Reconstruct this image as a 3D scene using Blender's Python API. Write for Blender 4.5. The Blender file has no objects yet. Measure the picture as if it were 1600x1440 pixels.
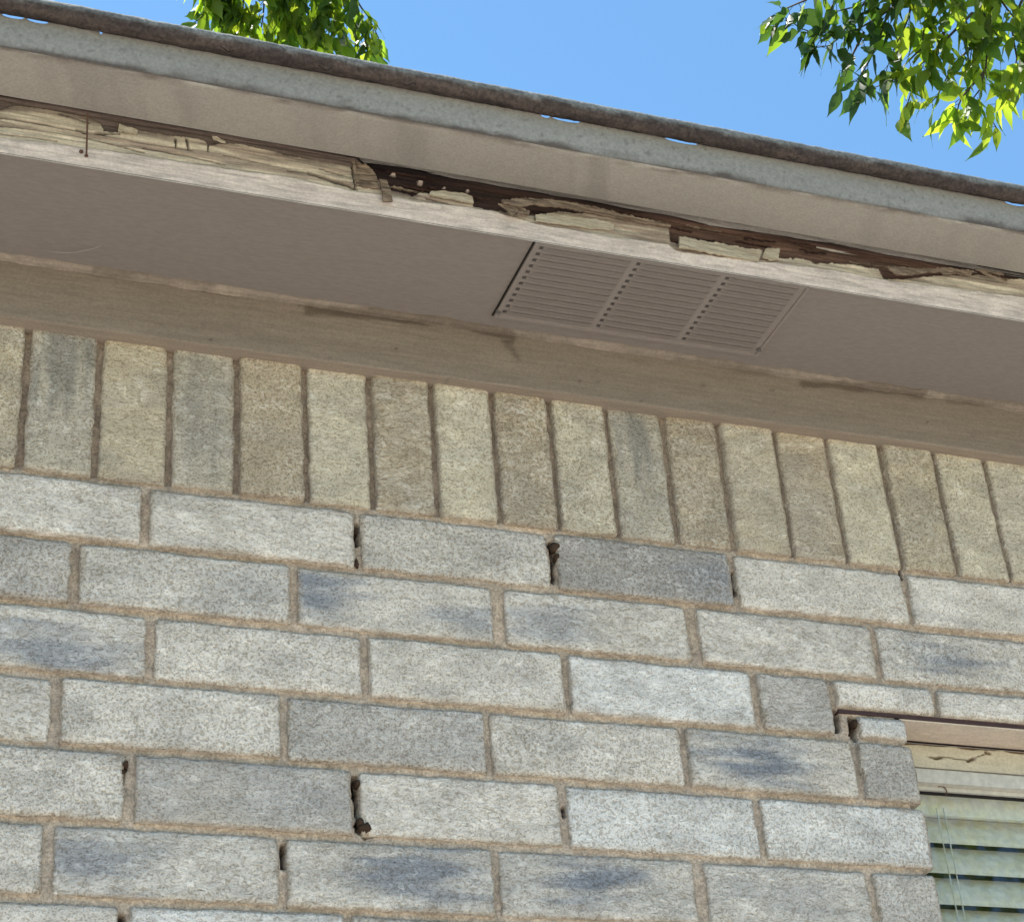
import bpy, math, random
import numpy as np
from mathutils import Vector, Matrix
random.seed(7)
RNG = np.random.default_rng(7)
C = bpy.context.scene.collection
scene = bpy.context.scene

# ------------------------------------------------------------------ camera
F_PX = 3068.68
ROWS = np.array([[0.93914658, -0.33537941, -0.07432593],
                 [0.11771517, 0.51746773, -0.84756728],
                 [0.32271789, 0.78724062, 0.52545729]])
CAM = np.array([-0.19994797, -1.93978488, -1.19917103])
cd = bpy.data.cameras.new('camera')
cam = bpy.data.objects.new('camera', cd); C.objects.link(cam)
M = Matrix.Identity(4)
for i in range(3):
    M[i][0] = ROWS[0][i]; M[i][1] = -ROWS[1][i]; M[i][2] = -ROWS[2][i]; M[i][3] = CAM[i]
cam.matrix_world = M
cd.sensor_fit = 'HORIZONTAL'; cd.sensor_width = 36; cd.lens = 36 * F_PX / 1600
cd.clip_start = 0.05; cd.clip_end = 2000
scene.camera = cam

# ------------------------------------------------------------------ light
SUN_EL, SUN_AZ = math.radians(68), math.radians(-48)     # azimuth from +Y towards +X
w = bpy.data.worlds.new('World'); scene.world = w; w.use_nodes = True
nt = w.node_tree; nt.nodes.clear()
sky = nt.nodes.new('ShaderNodeTexSky'); sky.sky_type = 'NISHITA'; sky.sun_disc = False
sky.sun_elevation = SUN_EL; sky.sun_rotation = SUN_AZ
sky.air_density = 1.0; sky.dust_density = 0.0; sky.ozone_density = 3.0; sky.altitude = 200
bg = nt.nodes.new('ShaderNodeBackground'); bg.inputs['Strength'].default_value = 0.111
wo = nt.nodes.new('ShaderNodeOutputWorld')
wb = nt.nodes.new('ShaderNodeMix'); wb.data_type = 'RGBA'; wb.blend_type = 'MULTIPLY'; wb.inputs[0].default_value = 1
wb.inputs[7].default_value = (0.81, 1.02, 1.0, 1)
nt.links.new(sky.outputs[0], wb.inputs[6]); nt.links.new(wb.outputs[2], bg.inputs[0]); nt.links.new(bg.outputs[0], wo.inputs[0])
sd = bpy.data.lights.new('sun', 'SUN'); sd.energy = 5.0; sd.angle = math.radians(0.53); sd.color = (1, 0.95, 0.88)
sun = bpy.data.objects.new('sun', sd); C.objects.link(sun)
sdir = Vector((math.sin(SUN_AZ) * math.cos(SUN_EL), math.cos(SUN_AZ) * math.cos(SUN_EL), math.sin(SUN_EL)))
sun.rotation_euler = sdir.to_track_quat('Z', 'Y').to_euler()
vs = scene.view_settings
vs.view_transform = 'Standard'; vs.look = 'None'; vs.gamma = 1; vs.use_curve_mapping = False; vs.exposure = 1.2

# ------------------------------------------------------------------ helpers
def ray(u, v):
    d = ROWS.T @ np.array([(u - 800) / F_PX, (v - 720) / F_PX, 1.0])
    return d / np.linalg.norm(d)
def on_y(u, v, y):
    d = ray(u, v); return CAM + d * (y - CAM[1]) / d[1]
def on_z(u, v, z):
    d = ray(u, v); return CAM + d * (z - CAM[2]) / d[2]
def at_dist(u, v, t):
    return Vector((CAM + ray(u, v) * t).tolist())

def _h(ix, iy, seed):
    n = (ix.astype(np.int64) * 374761393 + iy.astype(np.int64) * 668265263 + seed * 1442695041) & 0x7fffffff
    n = ((n ^ (n >> 13)) * 1274126177) & 0x7fffffff
    n = (n ^ (n >> 16)) & 0xffff
    return n / 65535.0
def vnoise(x, y, seed=0):
    x = np.asarray(x, float); y = np.asarray(y, float)
    x0 = np.floor(x); y0 = np.floor(y); fx = x - x0; fy = y - y0
    fx = fx * fx * (3 - 2 * fx); fy = fy * fy * (3 - 2 * fy)
    a = _h(x0, y0, seed); b = _h(x0 + 1, y0, seed); c = _h(x0, y0 + 1, seed); d = _h(x0 + 1, y0 + 1, seed)
    return (a + (b - a) * fx) * (1 - fy) + (c + (d - c) * fx) * fy
def fbm(x, y, seed=0, octv=3):
    s = 0; amp = 0.5; tot = 0
    for k in range(octv):
        s = s + amp * vnoise(x * 2 ** k, y * 2 ** k, seed + k * 17); tot += amp; amp *= 0.5
    return s / tot
def sstep(a, b, x):
    t = np.clip((x - a) / (b - a), 0, 1); return t * t * (3 - 2 * t)
def seg_dist(X, Z, pts):
    best = np.full(X.shape, 9.0)
    for (ax, az), (bx, bz) in zip(pts[:-1], pts[1:]):
        dx, dz = bx - ax, bz - az; L = dx * dx + dz * dz + 1e-12
        t = np.clip(((X - ax) * dx + (Z - az) * dz) / L, 0, 1)
        best = np.minimum(best, np.hypot(X - ax - t * dx, Z - az - t * dz))
    return best

def mesh_obj(name, verts, faces, m=None, parent=None, cols=None, smooth=False, origin=None, attr='tone'):
    me = bpy.data.meshes.new(name)
    verts = [tuple(map(float, v)) for v in verts]
    me.from_pydata(verts, [], faces)
    if cols is not None:
        a = me.color_attributes.new(attr, 'FLOAT_COLOR', 'POINT')
        c = np.ones((len(verts), 4), np.float32); c[:, :3] = cols
        a.data.foreach_set('color', c.ravel())
    if smooth:
        me.polygons.foreach_set('use_smooth', [True] * len(me.polygons))
    me.update()
    o = bpy.data.objects.new(name, me); C.objects.link(o)
    if m: me.materials.append(m)
    if parent: o.parent = parent
    if origin: o.location = origin
    return o
def empty(name, label, cat, loc=(0, 0, 0), group=None):
    o = bpy.data.objects.new(name, None); C.objects.link(o); o.location = loc
    o.empty_display_size = 0.05
    tag(o, label, cat, group); return o
def tag(o, label=None, cat=None, group=None, kind=None):
    if label: o['label'] = label
    if cat: o['category'] = cat
    if group: o['group'] = group
    if kind: o['kind'] = kind
    return o
class MB:
    def __init__(s): s.v = []; s.f = []
    def add(s, vs_, fs):
        n = len(s.v); s.v += [tuple(p) for p in vs_]; s.f += [tuple(i + n for i in f) for f in fs]; return s
    def box(s, a, b):
        x0, y0, z0 = a; x1, y1, z1 = b
        return s.add([(x0,y0,z0),(x1,y0,z0),(x1,y1,z0),(x0,y1,z0),(x0,y0,z1),(x1,y0,z1),(x1,y1,z1),(x0,y1,z1)],
                     [(3,2,1,0),(4,5,6,7),(0,1,5,4),(1,2,6,5),(2,3,7,6),(3,0,4,7)])
    def tube(s, pts, rad, n=6):
        pts = [Vector(p) for p in pts]
        rs = rad if isinstance(rad, (list, tuple)) else [rad] * len(pts)
        base = len(s.v); ref = Vector((0.31, 0.2, 0.93)).normalized()
        for i, p in enumerate(pts):
            t = (pts[min(i + 1, len(pts) - 1)] - pts[max(i - 1, 0)]).normalized()
            a = t.cross(ref)
            if a.length < 0.1: a = t.cross(Vector((1, 0, 0)))
            a.normalize(); b = t.cross(a)
            for k in range(n):
                q = 2 * math.pi * k / n; s.v.append(tuple(p + (a * math.cos(q) + b * math.sin(q)) * rs[i]))
        for i in range(len(pts) - 1):
            for k in range(n):
                k2 = (k + 1) % n
                s.f.append((base + i * n + k, base + i * n + k2, base + (i + 1) * n + k2, base + (i + 1) * n + k))
        s.f.append(tuple(base + k for k in range(n))[::-1])
        s.f.append(tuple(base + (len(pts) - 1) * n + k for k in range(n)))
        return s
    def build(s, name, m, parent=None, smooth=False, origin=None):
        return mesh_obj(name, s.v, s.f, m, parent, smooth=smooth, origin=origin)
def grid_faces(nx, ny, off=0):
    i = np.arange(nx - 1)[None, :]; j = np.arange(ny - 1)[:, None]
    a = (j * nx + i + off)
    return np.stack([a, a + 1, a + nx + 1, a + nx], -1).reshape(-1, 4).tolist()

# ------------------------------------------------------------------ materials
class NT:
    def __init__(s, name):
        s.m = bpy.data.materials.new(name); s.m.use_nodes = True; s.t = s.m.node_tree; s.t.nodes.clear()
        s.out = s.n('ShaderNodeOutputMaterial'); s.b = s.n('ShaderNodeBsdfPrincipled')
        s.l(s.b.outputs[0], s.out.inputs[0])
    def n(s, t, **k):
        o = s.t.nodes.new(t)
        for a, b in k.items(): setattr(o, a, b)
        return o
    def l(s, a, b): s.t.links.new(a, b)
    def coord(s, scale=(1, 1, 1), rnd=True, kind='Object'):
        tc = s.n('ShaderNodeTexCoord'); mp = s.n('ShaderNodeMapping'); mp.inputs['Scale'].default_value = scale
        if rnd:
            oi = s.n('ShaderNodeObjectInfo'); ml = s.n('ShaderNodeMath', operation='MULTIPLY'); ml.inputs[1].default_value = 37.0
            s.l(oi.outputs['Random'], ml.inputs[0])
            ad = s.n('ShaderNodeVectorMath', operation='ADD'); s.l(tc.outputs[kind], ad.inputs[0]); s.l(ml.outputs[0], ad.inputs[1])
            s.l(ad.outputs[0], mp.inputs[0])
        else: s.l(tc.outputs[kind], mp.inputs[0])
        return mp.outputs[0]
    def noise(s, co, sc, det=4, rough=0.55, dist=0.0):
        o = s.n('ShaderNodeTexNoise'); o.inputs['Scale'].default_value = sc; o.inputs['Detail'].default_value = det
        o.inputs['Roughness'].default_value = rough; o.inputs['Distortion'].default_value = dist
        s.l(co, o.inputs['Vector']); return o.outputs[0]
    def ramp(s, f, a, b, lo=0.0, hi=1.0):
        o = s.n('ShaderNodeMapRange'); o.interpolation_type = 'SMOOTHSTEP'
        o.inputs[1].default_value = a; o.inputs[2].default_value = b; o.inputs[3].default_value = lo; o.inputs[4].default_value = hi
        s.l(f, o.inputs[0]); return o.outputs[0]
    def mix(s, f, a, b, mode='MIX'):
        o = s.n('ShaderNodeMix', data_type='RGBA', blend_type=mode)
        for i, x in ((0, f), (6, a), (7, b)):
            if hasattr(x, 'is_linked') or hasattr(x, 'links'): s.l(x, o.inputs[i])
            else: o.inputs[i].default_value = x if i == 0 else (*x, 1)
        return o.outputs[2]
    def math(s, op, a, b=0.0):
        o = s.n('ShaderNodeMath', operation=op)
        for i, x in ((0, a), (1, b)):
            if hasattr(x, 'links'): s.l(x, o.inputs[i])
            else: o.inputs[i].default_value = x
        return o.outputs[0]
    def bump(s, h, dist, strength=1.0, prev=None):
        o = s.n('ShaderNodeBump'); o.inputs['Distance'].default_value = dist; o.inputs['Strength'].default_value = strength
        s.l(h, o.inputs['Height'])
        if prev is not None: s.l(prev, o.inputs['Normal'])
        return o.outputs[0]
    def fin(s, col=None, rough=0.8, nrm=None, spec=0.3):
        if col is not None:
            if hasattr(col, 'links'): s.l(col, s.b.inputs['Base Color'])
            else: s.b.inputs['Base Color'].default_value = (*col, 1)
        if hasattr(rough, 'links'): s.l(rough, s.b.inputs['Roughness'])
        else: s.b.inputs['Roughness'].default_value = rough
        s.b.inputs['Specular IOR Level'].default_value = spec
        if nrm is not None: s.l(nrm, s.b.inputs['Normal'])
        return s.m

def brick_mat():
    n = NT('whitewashed_brick')
    at = n.n('ShaderNodeAttribute'); at.attribute_name = 'tone'
    c1 = n.coord((1, 1, 1.7)); c2 = n.coord((1, 1, 1))
    wa = n.noise(c1, 105, 5, 0.62, 1.3)         # drag wrinkles
    wi = n.noise(c2, 210, 4, 0.65, 0.3)         # plain sandy skin
    oi = n.n('ShaderNodeObjectInfo'); rs = n.ramp(oi.outputs['Random'], 0.15, 0.85, 0.0, 1.0)
    w1 = n.math('MULTIPLY', wa, rs); w2_ = n.math('MULTIPLY', wi, n.math('SUBTRACT', 1.0, rs)); wr = n.math('ADD', w1, w2_)
    crust = n.ramp(n.noise(c1, 46, 5, 0.7, 1.6), 0.50, 0.60, 0.0, 1.0)   # raised crusts of lime wash
    gr = n.noise(c2, 420, 3, 0.7)               # grit
    pt = n.noise(c1, 26, 4, 0.6, 0.6)
    # wash worn off in the pits
    pit = n.ramp(n.math('ADD', n.math('MULTIPLY', wr, 0.55), n.math('MULTIPLY', gr, 0.45)), 0.40, 0.53, 0.0, 1.0)
    dark = n.mix(1.0, at.outputs['Color'], (0.64, 0.60, 0.55), 'MULTIPLY')
    col = n.mix(pit, dark, at.outputs['Color'])
    hi = n.ramp(n.math('ADD', n.math('MULTIPLY', wr, 0.6), n.math('MULTIPLY', pt, 0.4)), 0.52, 0.66, 0.0, 0.35)
    col = n.mix(hi, col, (0.90, 0.84, 0.75))
    big = n.math('MULTIPLY', n.ramp(pt, 0.3, 0.7, 0.90, 1.09), n.ramp(crust, 0, 1, 0.93, 1.07))
    col = n.mix(1.0, col, n.cc(big) if hasattr(n, 'cc') else big, 'MULTIPLY')
    b = n.bump(wr, 0.0040, 1.0); b = n.bump(gr, 0.0018, 0.8, b); b = n.bump(crust, 0.0012, 0.6, b)
    return n.fin(col, 0.9, b, 0.15)
def mortar_mat():
    n = NT('sandy_mortar')
    at = n.n('ShaderNodeAttribute'); at.attribute_name = 'tone'
    c = n.coord((1, 1, 1), False)
    g = n.noise(c, 330, 4, 0.75); s2 = n.noise(c, 60, 4, 0.6)
    col = n.mix(1.0, at.outputs['Color'], n.ramp(g, 0.3, 0.7, 0.60, 1.28), 'MULTIPLY')
    col = n.mix(1.0, col, n.ramp(s2, 0.3, 0.7, 0.78, 1.15), 'MULTIPLY')
    b = n.bump(g, 0.0016, 0.9); b = n.bump(s2, 0.003, 0.7, b)
    return n.fin(col, 0.95, b, 0.1)
def paint_mat(name, col, grime=(0.12, 0.09, 0.065), gscale=9, g0=0.56, g1=0.74, gamt=0.5, rough=0.6, stretch=(0.35, 1, 1), bumpd=0.0006, streak=None, spec=0.3, speck=0.5):
    n = NT(name)
    c = n.coord(stretch, False); cf = n.coord((0.3, 1, 1), False); cs = n.coord((1, 1, 1), False)
    a = n.noise(c, gscale, 6, 0.62, 0.4); f = n.noise(cf, 260, 3, 0.6); s_ = n.noise(cs, 240, 2, 0.5)
    k = n.mix(n.ramp(a, g0, g1, 0, gamt), col, grime)
    k = n.mix(1.0, k, n.ramp(f, 0.3, 0.7, 0.93, 1.05), 'MULTIPLY')
    k = n.mix(n.ramp(s_, 0.70, 0.78, 0, speck), k, grime)
    if streak:
        cst = n.coord(streak, False); st = n.noise(cst, 14, 3, 0.5)
        k = n.mix(1.0, k, n.ramp(st, 0.3, 0.75, 1.06, 0.86), 'MULTIPLY')
    b = n.bump(f, bumpd, 0.7); b = n.bump(s_, bumpd * 0.6, 0.5, b); b = n.bump(a, bumpd * 5, 0.35, b)
    return n.fin(k, rough, b, spec)
def tone_mat(name, stretch=(0.12, 1, 1), sc=160, rough=0.85, lo=0.72, hi=1.2, bd=0.002):
    n = NT(name)
    at = n.n('ShaderNodeAttribute'); at.attribute_name = 'tone'
    c = n.coord(stretch, False); c2 = n.coord((1, 1, 1), False)
    g = n.noise(c, sc, 5, 0.65, 0.5); h = n.noise(c2, 300, 2, 0.6)
    col = n.mix(1.0, at.outputs['Color'], n.ramp(g, 0.3, 0.7, lo, hi), 'MULTIPLY')
    col = n.mix(1.0, col, n.ramp(h, 0.3, 0.7, 0.9, 1.08), 'MULTIPLY')
    return n.fin(col, rough, n.bump(g, bd, 0.8), 0.2)
def wood_mat(name, col, dark, stretch=(0.1, 1, 1)):
    n = NT(name)
    c = n.coord(stretch, True); g = n.noise(c, 260, 6, 0.7, 0.6)
    return n.fin(n.mix(n.ramp(g, 0.35, 0.65), dark, col), 0.85, n.bump(g, 0.004, 1.0), 0.2)
def plain(name, col, rough=0.6, spec=0.3, metal=0.0, bd=0.0005):
    n = NT(name)
    c = n.coord((1, 1, 1), False); g = n.noise(c, 90, 4, 0.6)
    k = n.mix(1.0, col, n.ramp(g, 0.3, 0.7, 0.85, 1.1), 'MULTIPLY')
    n.b.inputs['Metallic'].default_value = metal
    return n.fin(k, rough, n.bump(g, bd, 0.5), spec)
def leaf_mat(name, col, trans, amt=0.5):
    n = NT(name)
    oi = n.n('ShaderNodeObjectInfo'); c = n.coord((1, 1, 1), True); g = n.noise(c, 9, 3, 0.5)
    v = n.ramp(oi.outputs['Random'], 0, 1, 0.7, 1.3)
    k = n.mix(1.0, col, v, 'MULTIPLY'); k = n.mix(1.0, k, n.ramp(g, 0.3, 0.7, 0.8, 1.2), 'MULTIPLY')
    m = n.fin(k, 0.5, None, 0.35)
    tr = n.n('ShaderNodeBsdfTranslucent'); n.l(n.mix(1.0, trans, v, 'MULTIPLY'), tr.inputs[0])
    mx = n.n('ShaderNodeMixShader'); mx.inputs[0].default_value = amt
    n.l(n.b.outputs[0], mx.inputs[1]); n.l(tr.outputs[0], mx.inputs[2]); n.l(mx.outputs[0], n.out.inputs[0])
    return m

m_brick = brick_mat(); m_mortar = mortar_mat()
m_frieze = paint_mat('frieze_paint', (0.30, 0.25, 0.20), gscale=7, g0=0.52, g1=0.8, gamt=0.45, stretch=(0.25, 1, 1), bumpd=0.0009)
m_soffit = paint_mat('soffit_paint', (0.225, 0.188, 0.162), gscale=5, g0=0.58, g1=0.85, gamt=0.3, stretch=(0.2, 1, 1), bumpd=0.0006, speck=0.25)
m_vent = paint_mat('vent_paint', (0.25, 0.209, 0.182), gscale=20, g0=0.6, g1=0.9, gamt=0.3, stretch=(1, 1, 1), bumpd=0.0002, speck=0.3)
m_gut_under = paint_mat('gutter_bottom_paint', (0.38, 0.335, 0.29), gscale=6, g0=0.6, g1=0.85, gamt=0.3, stretch=(0.6, 1, 1), streak=(1.6, 0.25, 0.25), bumpd=0.0004, speck=0.35)
m_fascia = tone_mat('weathered_board')
m_rot = wood_mat('rotten_wood', (0.075, 0.036, 0.024), (0.018, 0.009, 0.007))
m_split = wood_mat('split_wood', (0.30, 0.215, 0.145), (0.085, 0.055, 0.036))
m_flake = wood_mat('peeled_paint', (0.50, 0.42, 0.30), (0.33, 0.26, 0.175))
m_rust = plain('rusty_iron', (0.10, 0.05, 0.032), 0.8)
m_dark = plain('black_void', (0.012, 0.010, 0.010), 0.9)
m_shingle = plain('asphalt_shingle', (0.09, 0.08, 0.075), 0.95, 0.1, bd=0.002)

# ------------------------------------------------------------------ ground
g = NT('ground_mix')
co = g.coord((1, 1, 1), False); n1 = g.noise(co, 0.25, 5, 0.6); n2 = g.noise(co, 12, 4, 0.6)
kc = g.mix(g.ramp(n1, 0.42, 0.56), (0.34, 0.30, 0.24), (0.16, 0.17, 0.08))
kc = g.mix(1.0, kc, g.ramp(n2, 0.3, 0.7, 0.75, 1.2), 'MULTIPLY')
gm = g.fin(kc, 0.95, g.bump(n2, 0.03, 0.6), 0.1)
GZ = -2.45
o = mesh_obj('ground', [(-600, -600, GZ), (600, -600, GZ), (600, 600, GZ), (-600, 600, GZ)], [(0, 1, 2, 3)], gm)
tag(o, kind='structure')
m_conc = plain('pale_concrete', (0.58, 0.55, 0.50), 0.9, 0.1, bd=0.004)
path = MB()
for k in range(9):
    path.box((-7 + 1.8 * k, -9.5, GZ - 0.08), (-7 + 1.8 * k + 1.785, -0.35, GZ + 0.06))
o = path.build('bounce_patio', m_conc); tag(o, kind='structure')  # unseen slabs, sized and paled to bounce sunlight up to the wall

# ------------------------------------------------------------------ brick wall
CH = 0.0831; SW = 0.0816; JT = 0.0092
wall = empty('brick_wall', 'whitewashed grey brick wall with tan mortar and a soldier course under the eave', 'wall', (0, 0, 0))
def brick_mesh(L, H, seed, tone, res=0.0048, long_dir=0, patches=(), chip=1.0, fine=True):
    """front grid facing -Y, centred on the origin; long_dir only turns the surface drag marks"""
    nx = max(6, int(L / res)) if fine else 3; nz = max(5, int(H / res)) if fine else 3
    s = np.linspace(-1, 1, nx); t = np.linspace(-1, 1, nz)
    # concentrate rows at the arrises
    if fine:
        s = np.sign(s) * (1 - (1 - np.abs(s)) ** 1.15); t = np.sign(t) * (1 - (1 - np.abs(t)) ** 1.25)
    X, Z = np.meshgrid(s * L / 2, t * H / 2)
    ex = L / 2 - np.abs(X); ez = H / 2 - np.abs(Z)
    o1 = seed * 3.17
    if fine:
        rx = (fbm(Z * 60 + o1, np.sign(X) * 3 + 5 + X * 0, seed, 4) - 0.5) * 0.0042 * chip
        rz = (fbm(X * 45 + o1, np.sign(Z) * 3 + 9 + Z * 0, seed + 5, 4) - 0.5) * 0.0038 * chip
        X2 = X + rx * np.clip(1 - ex / 0.012, 0, 1) * np.sign(X); Z2 = Z + rz * np.clip(1 - ez / 0.010, 0, 1) * np.sign(Z)
        # knocked corners
        e = np.minimum(ex, ez) - 0.0025 * fbm(X * 70 + o1, Z * 70, seed + 9, 2)
        cr = np.hypot(np.clip(0.010 - ex, 0, 1), np.clip(0.010 - ez, 0, 1))
        Y = 0.0020 * (1 - sstep(0.0, 0.0030, e)) + 0.004 * sstep(0.0112, 0.0150, cr)
        a, b = (14, 90) if long_dir == 0 else (90, 14)
        Y = Y - 0.0016 * (fbm(X * a + o1, Z * b, seed + 2, 3) - 0.5) - 0.0022 * (fbm(X * 12, Z * 14 + o1, seed + 3, 2) - 0.5)
    else:
        X2, Z2 = X, Z; Y = 0.003 * (np.minimum(ex, ez) < 1e-6)
    V = np.stack([X2, Y, Z2], -1).reshape(-1, 3)
    F = grid_faces(nx, nz)
    ring = [i for i in range(nx)] + [j * nx + nx - 1 for j in range(1, nz)] + [(nz - 1) * nx + i for i in range(nx - 2, -1, -1)] + [j * nx for j in range(nz - 2, 0, -1)]
    back = V[ring].copy(); back[:, 1] = 0.085
    n0 = len(V); R = len(ring)
    for k in range(R):
        k2 = (k + 1) % R; F.append([ring[k2], ring[k], n0 + k, n0 + k2])
    F.append([n0 + k for k in range(R)][::-1])
    Vall = np.vstack([V, back])
    # colours
    xs, zs = Vall[:, 0], Vall[:, 2]
    col = np.array(tone)[None, :] * np.ones((len(Vall), 1))
    col *= (0.88 + 0.30 * fbm(xs * 22 + o1, zs * 30, seed + 11, 3))[:, None]
    sm_ = sstep(0.46, 0.68, fbm(xs * 16 + o1 + 7, zs * 34, seed + 41, 4))[:, None] * .26
    col = col * (1 - sm_) + np.array((0.34, 0.315, 0.285)) * sm_
    # tan dust in patches
    du = sstep(0.5, 0.75, fbm(xs * 9 + o1, zs * 13, seed + 13, 3))[:, None]
    col = col * (1 - 0.3 * du) + np.array((0.60, 0.52, 0.42)) * 0.3 * du
    for (cx, cz, rx_, rz_, am) in patches:
        q = np.hypot((xs / (L / 2) - cx) / rx_, (zs / (H / 2) - cz) / rz_)
        wv = fbm(xs * 11 + o1, zs * 110, seed + 21, 4) if long_dir == 0 else fbm(xs * 100 + o1, zs * 11, seed + 21, 4)
        mk = np.clip(am * (1 - sstep(0.2, 1.3, q + 2.1 * (wv - 0.5))), 0, 1)[:, None]
        col = col * (1 - mk) + np.array((0.27, 0.285, 0.315) if long_dir == 0 else (0.25, 0.235, 0.205)) * mk
    # mortar smeared on the arris
    if fine:
        ed = np.minimum(L / 2 - np.abs(xs), H / 2 - np.abs(zs))
        sm = ((1 - sstep(0.0005, 0.0040, ed + 0.007 * (fbm(xs * 50, zs * 50 + o1, seed + 31, 3) - 0.45))) * 0.75)[:, None]
        col = col * (1 - sm) + np.array((0.48, 0.385, 0.29)) * sm
    return Vall, F, col
def add_brick(x0, x1, z0, z1, tone, patches=(), chip=1.0, fine=True, sink=None, long_dir=0):
    seed = random.randint(1, 9999)
    V, F, col = brick_mesh(x1 - x0, z1 - z0, seed, tone, patches=patches, chip=chip, fine=fine, long_dir=long_dir)
    y = random.uniform(-0.0022, 0.0022) if sink is None else sink
    o = mesh_obj('brick', V, F, m_brick, wall, cols=col, smooth=fine, origin=((x0 + x1) / 2, y, (z0 + z1) / 2))
    o.rotation_euler = (random.uniform(-.008, .008), random.uniform(-.004, .004), random.uniform(-.006, .006))
    return o
LT = (0.81, 0.72, 0.615); ML = (0.74, 0.66, 0.565); MG = (0.585, 0.525, 0.46); DG = (0.45, 0.405, 0.36); WH = (0.86, 0.80, 0.725)
TN = (0.60, 0.495, 0.345); BR = (0.53, 0.425, 0.295); CR = (0.67, 0.57, 0.41); OL = (0.51, 0.44, 0.335)
# rows: list of (u, v, gap_scale) for head joints, then brick tones with patches
rows = {
 1: ([(228, 805, 1.2), (560, 848, 1), (866, 880, 1.1), (1148, 905, 1), (1420, 935, .9)],
     [(LT, []), (LT, []), (ML, []), (DG, [(0.9, 0, .5, 1, .4)]), (LT, []), (LT, [])]),
 2: ([(117, 900, 1.2), (460, 932, 1.15), (781, 964, 1.7), (1086, 994, 1.7), (1371, 1020, 1.1)],
     [(MG, []), (ML, [(.6, 0, .5, 1, .25)]), (ML, [(-.85, .1, .5, 1.1, .85), (.75, -.5, .5, .7, .6)]), (LT, [(-.65, -.1, .5, .8, .55)]), (LT, []), (ML, [(-.3, 0, .6, .6, .7)])]),
 3: ([(235, 1015, 1.2), (572, 1045, 1.1), (887, 1073, 1.1), (1185, 1100, 1.2)],
     [(ML, [(.1, -.3, .7, .8, .75)]), (LT, []), (LT, []), (WH, [])]),
 4: ([(88, 1110, 1.2), (445, 1140, 1), (765, 1165, .9), (1072, 1185, 1)],
     [(LT, []), (LT, []), (MG, [(.7, .4, .5, .8, .2)]), (LT, [(-.3, .2, .3, .5, .2)]), (ML, [(-.2, .1, .75, 1.0, .95)])]),
 5: ([(203, 1232, 1.3), (557, 1255, 1.2), (884, 1280, 1), (1190, 1297, 1)],
     [(LT, []), (MG, [(.2, .2, 1, .9, .2)]), (LT, []), (WH, []), (WH, [])]),
 6: ([(75, 1345, 1.3), (443, 1367, 1.1), (778, 1385, 1), (1098, 1395, 1.6), (1368, 1405, 1.1)],
     [(ML, []), (ML, [(-.75, 0, .6, 1, .7)]), (ML, [(.3, .1, .65, .9, .85)]), (ML, [(-.1, .2, .65, .8, .95)]), (ML, [(0, .2, .7, .8, .35)]), (MG, [])]),
 7: ([(195, 1427, 1.4), (545, 1440, 1.1)], None)}
XJ = on_y(1427, 1190, 0)[0]          # jamb of the window opening
ZL = on_y(1500, 1121, 0)[2]          # underside of the split bricks / top of the lintel
XL0 = on_y(1306, 1108, 0)[0]
WX1 = XJ + 0.92; WZ0 = -17 * CH       # far jamb and sill of the opening
XMIN, XMAX = -1.35, 3.2
LB = 0.254
def ztop(k): return -(k - 1) * CH - JT / 2
def zbot(k): return -k * CH + JT / 2
pal = [LT, LT, ML, ML, MG, WH, LT, ML]
mortar_extra = []
spans = []                            # joined plain bricks for outside the frame: (x0,x1,z0,z1)
def row_bricks(k, joints, tones):
    z1, z0 = ztop(k), zbot(k)
    js = [(on_y(u, v, 0)[0], g) for u, v, g in joints]
    first, last = js[0], js[-1]
    edges = [(first[0] - LB, 1.0)] + js
    nt_ = len(js)
    if k in (3, 4, 5, 6): edges_end = None
    else: edges_end = (last[0] + LB, 1.0)
    allj = edges + ([edges_end] if edges_end else [])
    for i in range(len(allj) - 1):
        (a, ga), (b, gb) = allj[i], allj[i + 1]
        tn, pt = tones[i] if tones and i < len(tones) else (random.choice(pal), [])
        add_brick(a + JT * ga / 2, b - JT * gb / 2, z0 + random.uniform(-.0008, .0008), z1 + random.uniform(-.0008, .0008), tn, pt)
    return allj
ext = {}
for k in range(1, 8):
    ext[k] = row_bricks(k, *rows[k])
def xat(u, v): return on_y(u, v, 0)[0]
# special bricks round the window head
x_a = xat(1185, 1100) + JT * .6; x_b = xat(1303, 1100) - JT * .4
add_brick(x_a, x_b, zbot(3), ztop(3), MG)
add_brick(xat(1308, 1085), xat(1463, 1097) - JT * .45, ZL + 0.001, ztop(3), LT, sink=-.001)
xq = xat(1463, 1097) + JT * .45
for k in range(4):
    add_brick(xq + k * LB, xq + (k + 1) * LB - JT, ZL + 0.001, ztop(3), [LT, ML, LT, ML][k], sink=-.001)
add_brick(xat(1345, 1140), XJ, zbot(3), ZL - 0.010, WH, sink=0.0)
x_c = xat(1343, 1210)
add_brick(xat(1072, 1185) + JT * .5, x_c - JT * .5, zbot(4), ztop(4), ML, [(-.2, .1, .8, 1.0, .95)])
add_brick(x_c + JT * .6, XJ, zbot(4), ztop(4), MG)
add_brick(xat(1190, 1297) + JT * .5, XJ + 0.002, zbot(5), ztop(5), WH)
add_brick(xat(1368, 1405) + JT * .5, XJ, zbot(6), ztop(6), MG)
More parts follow.
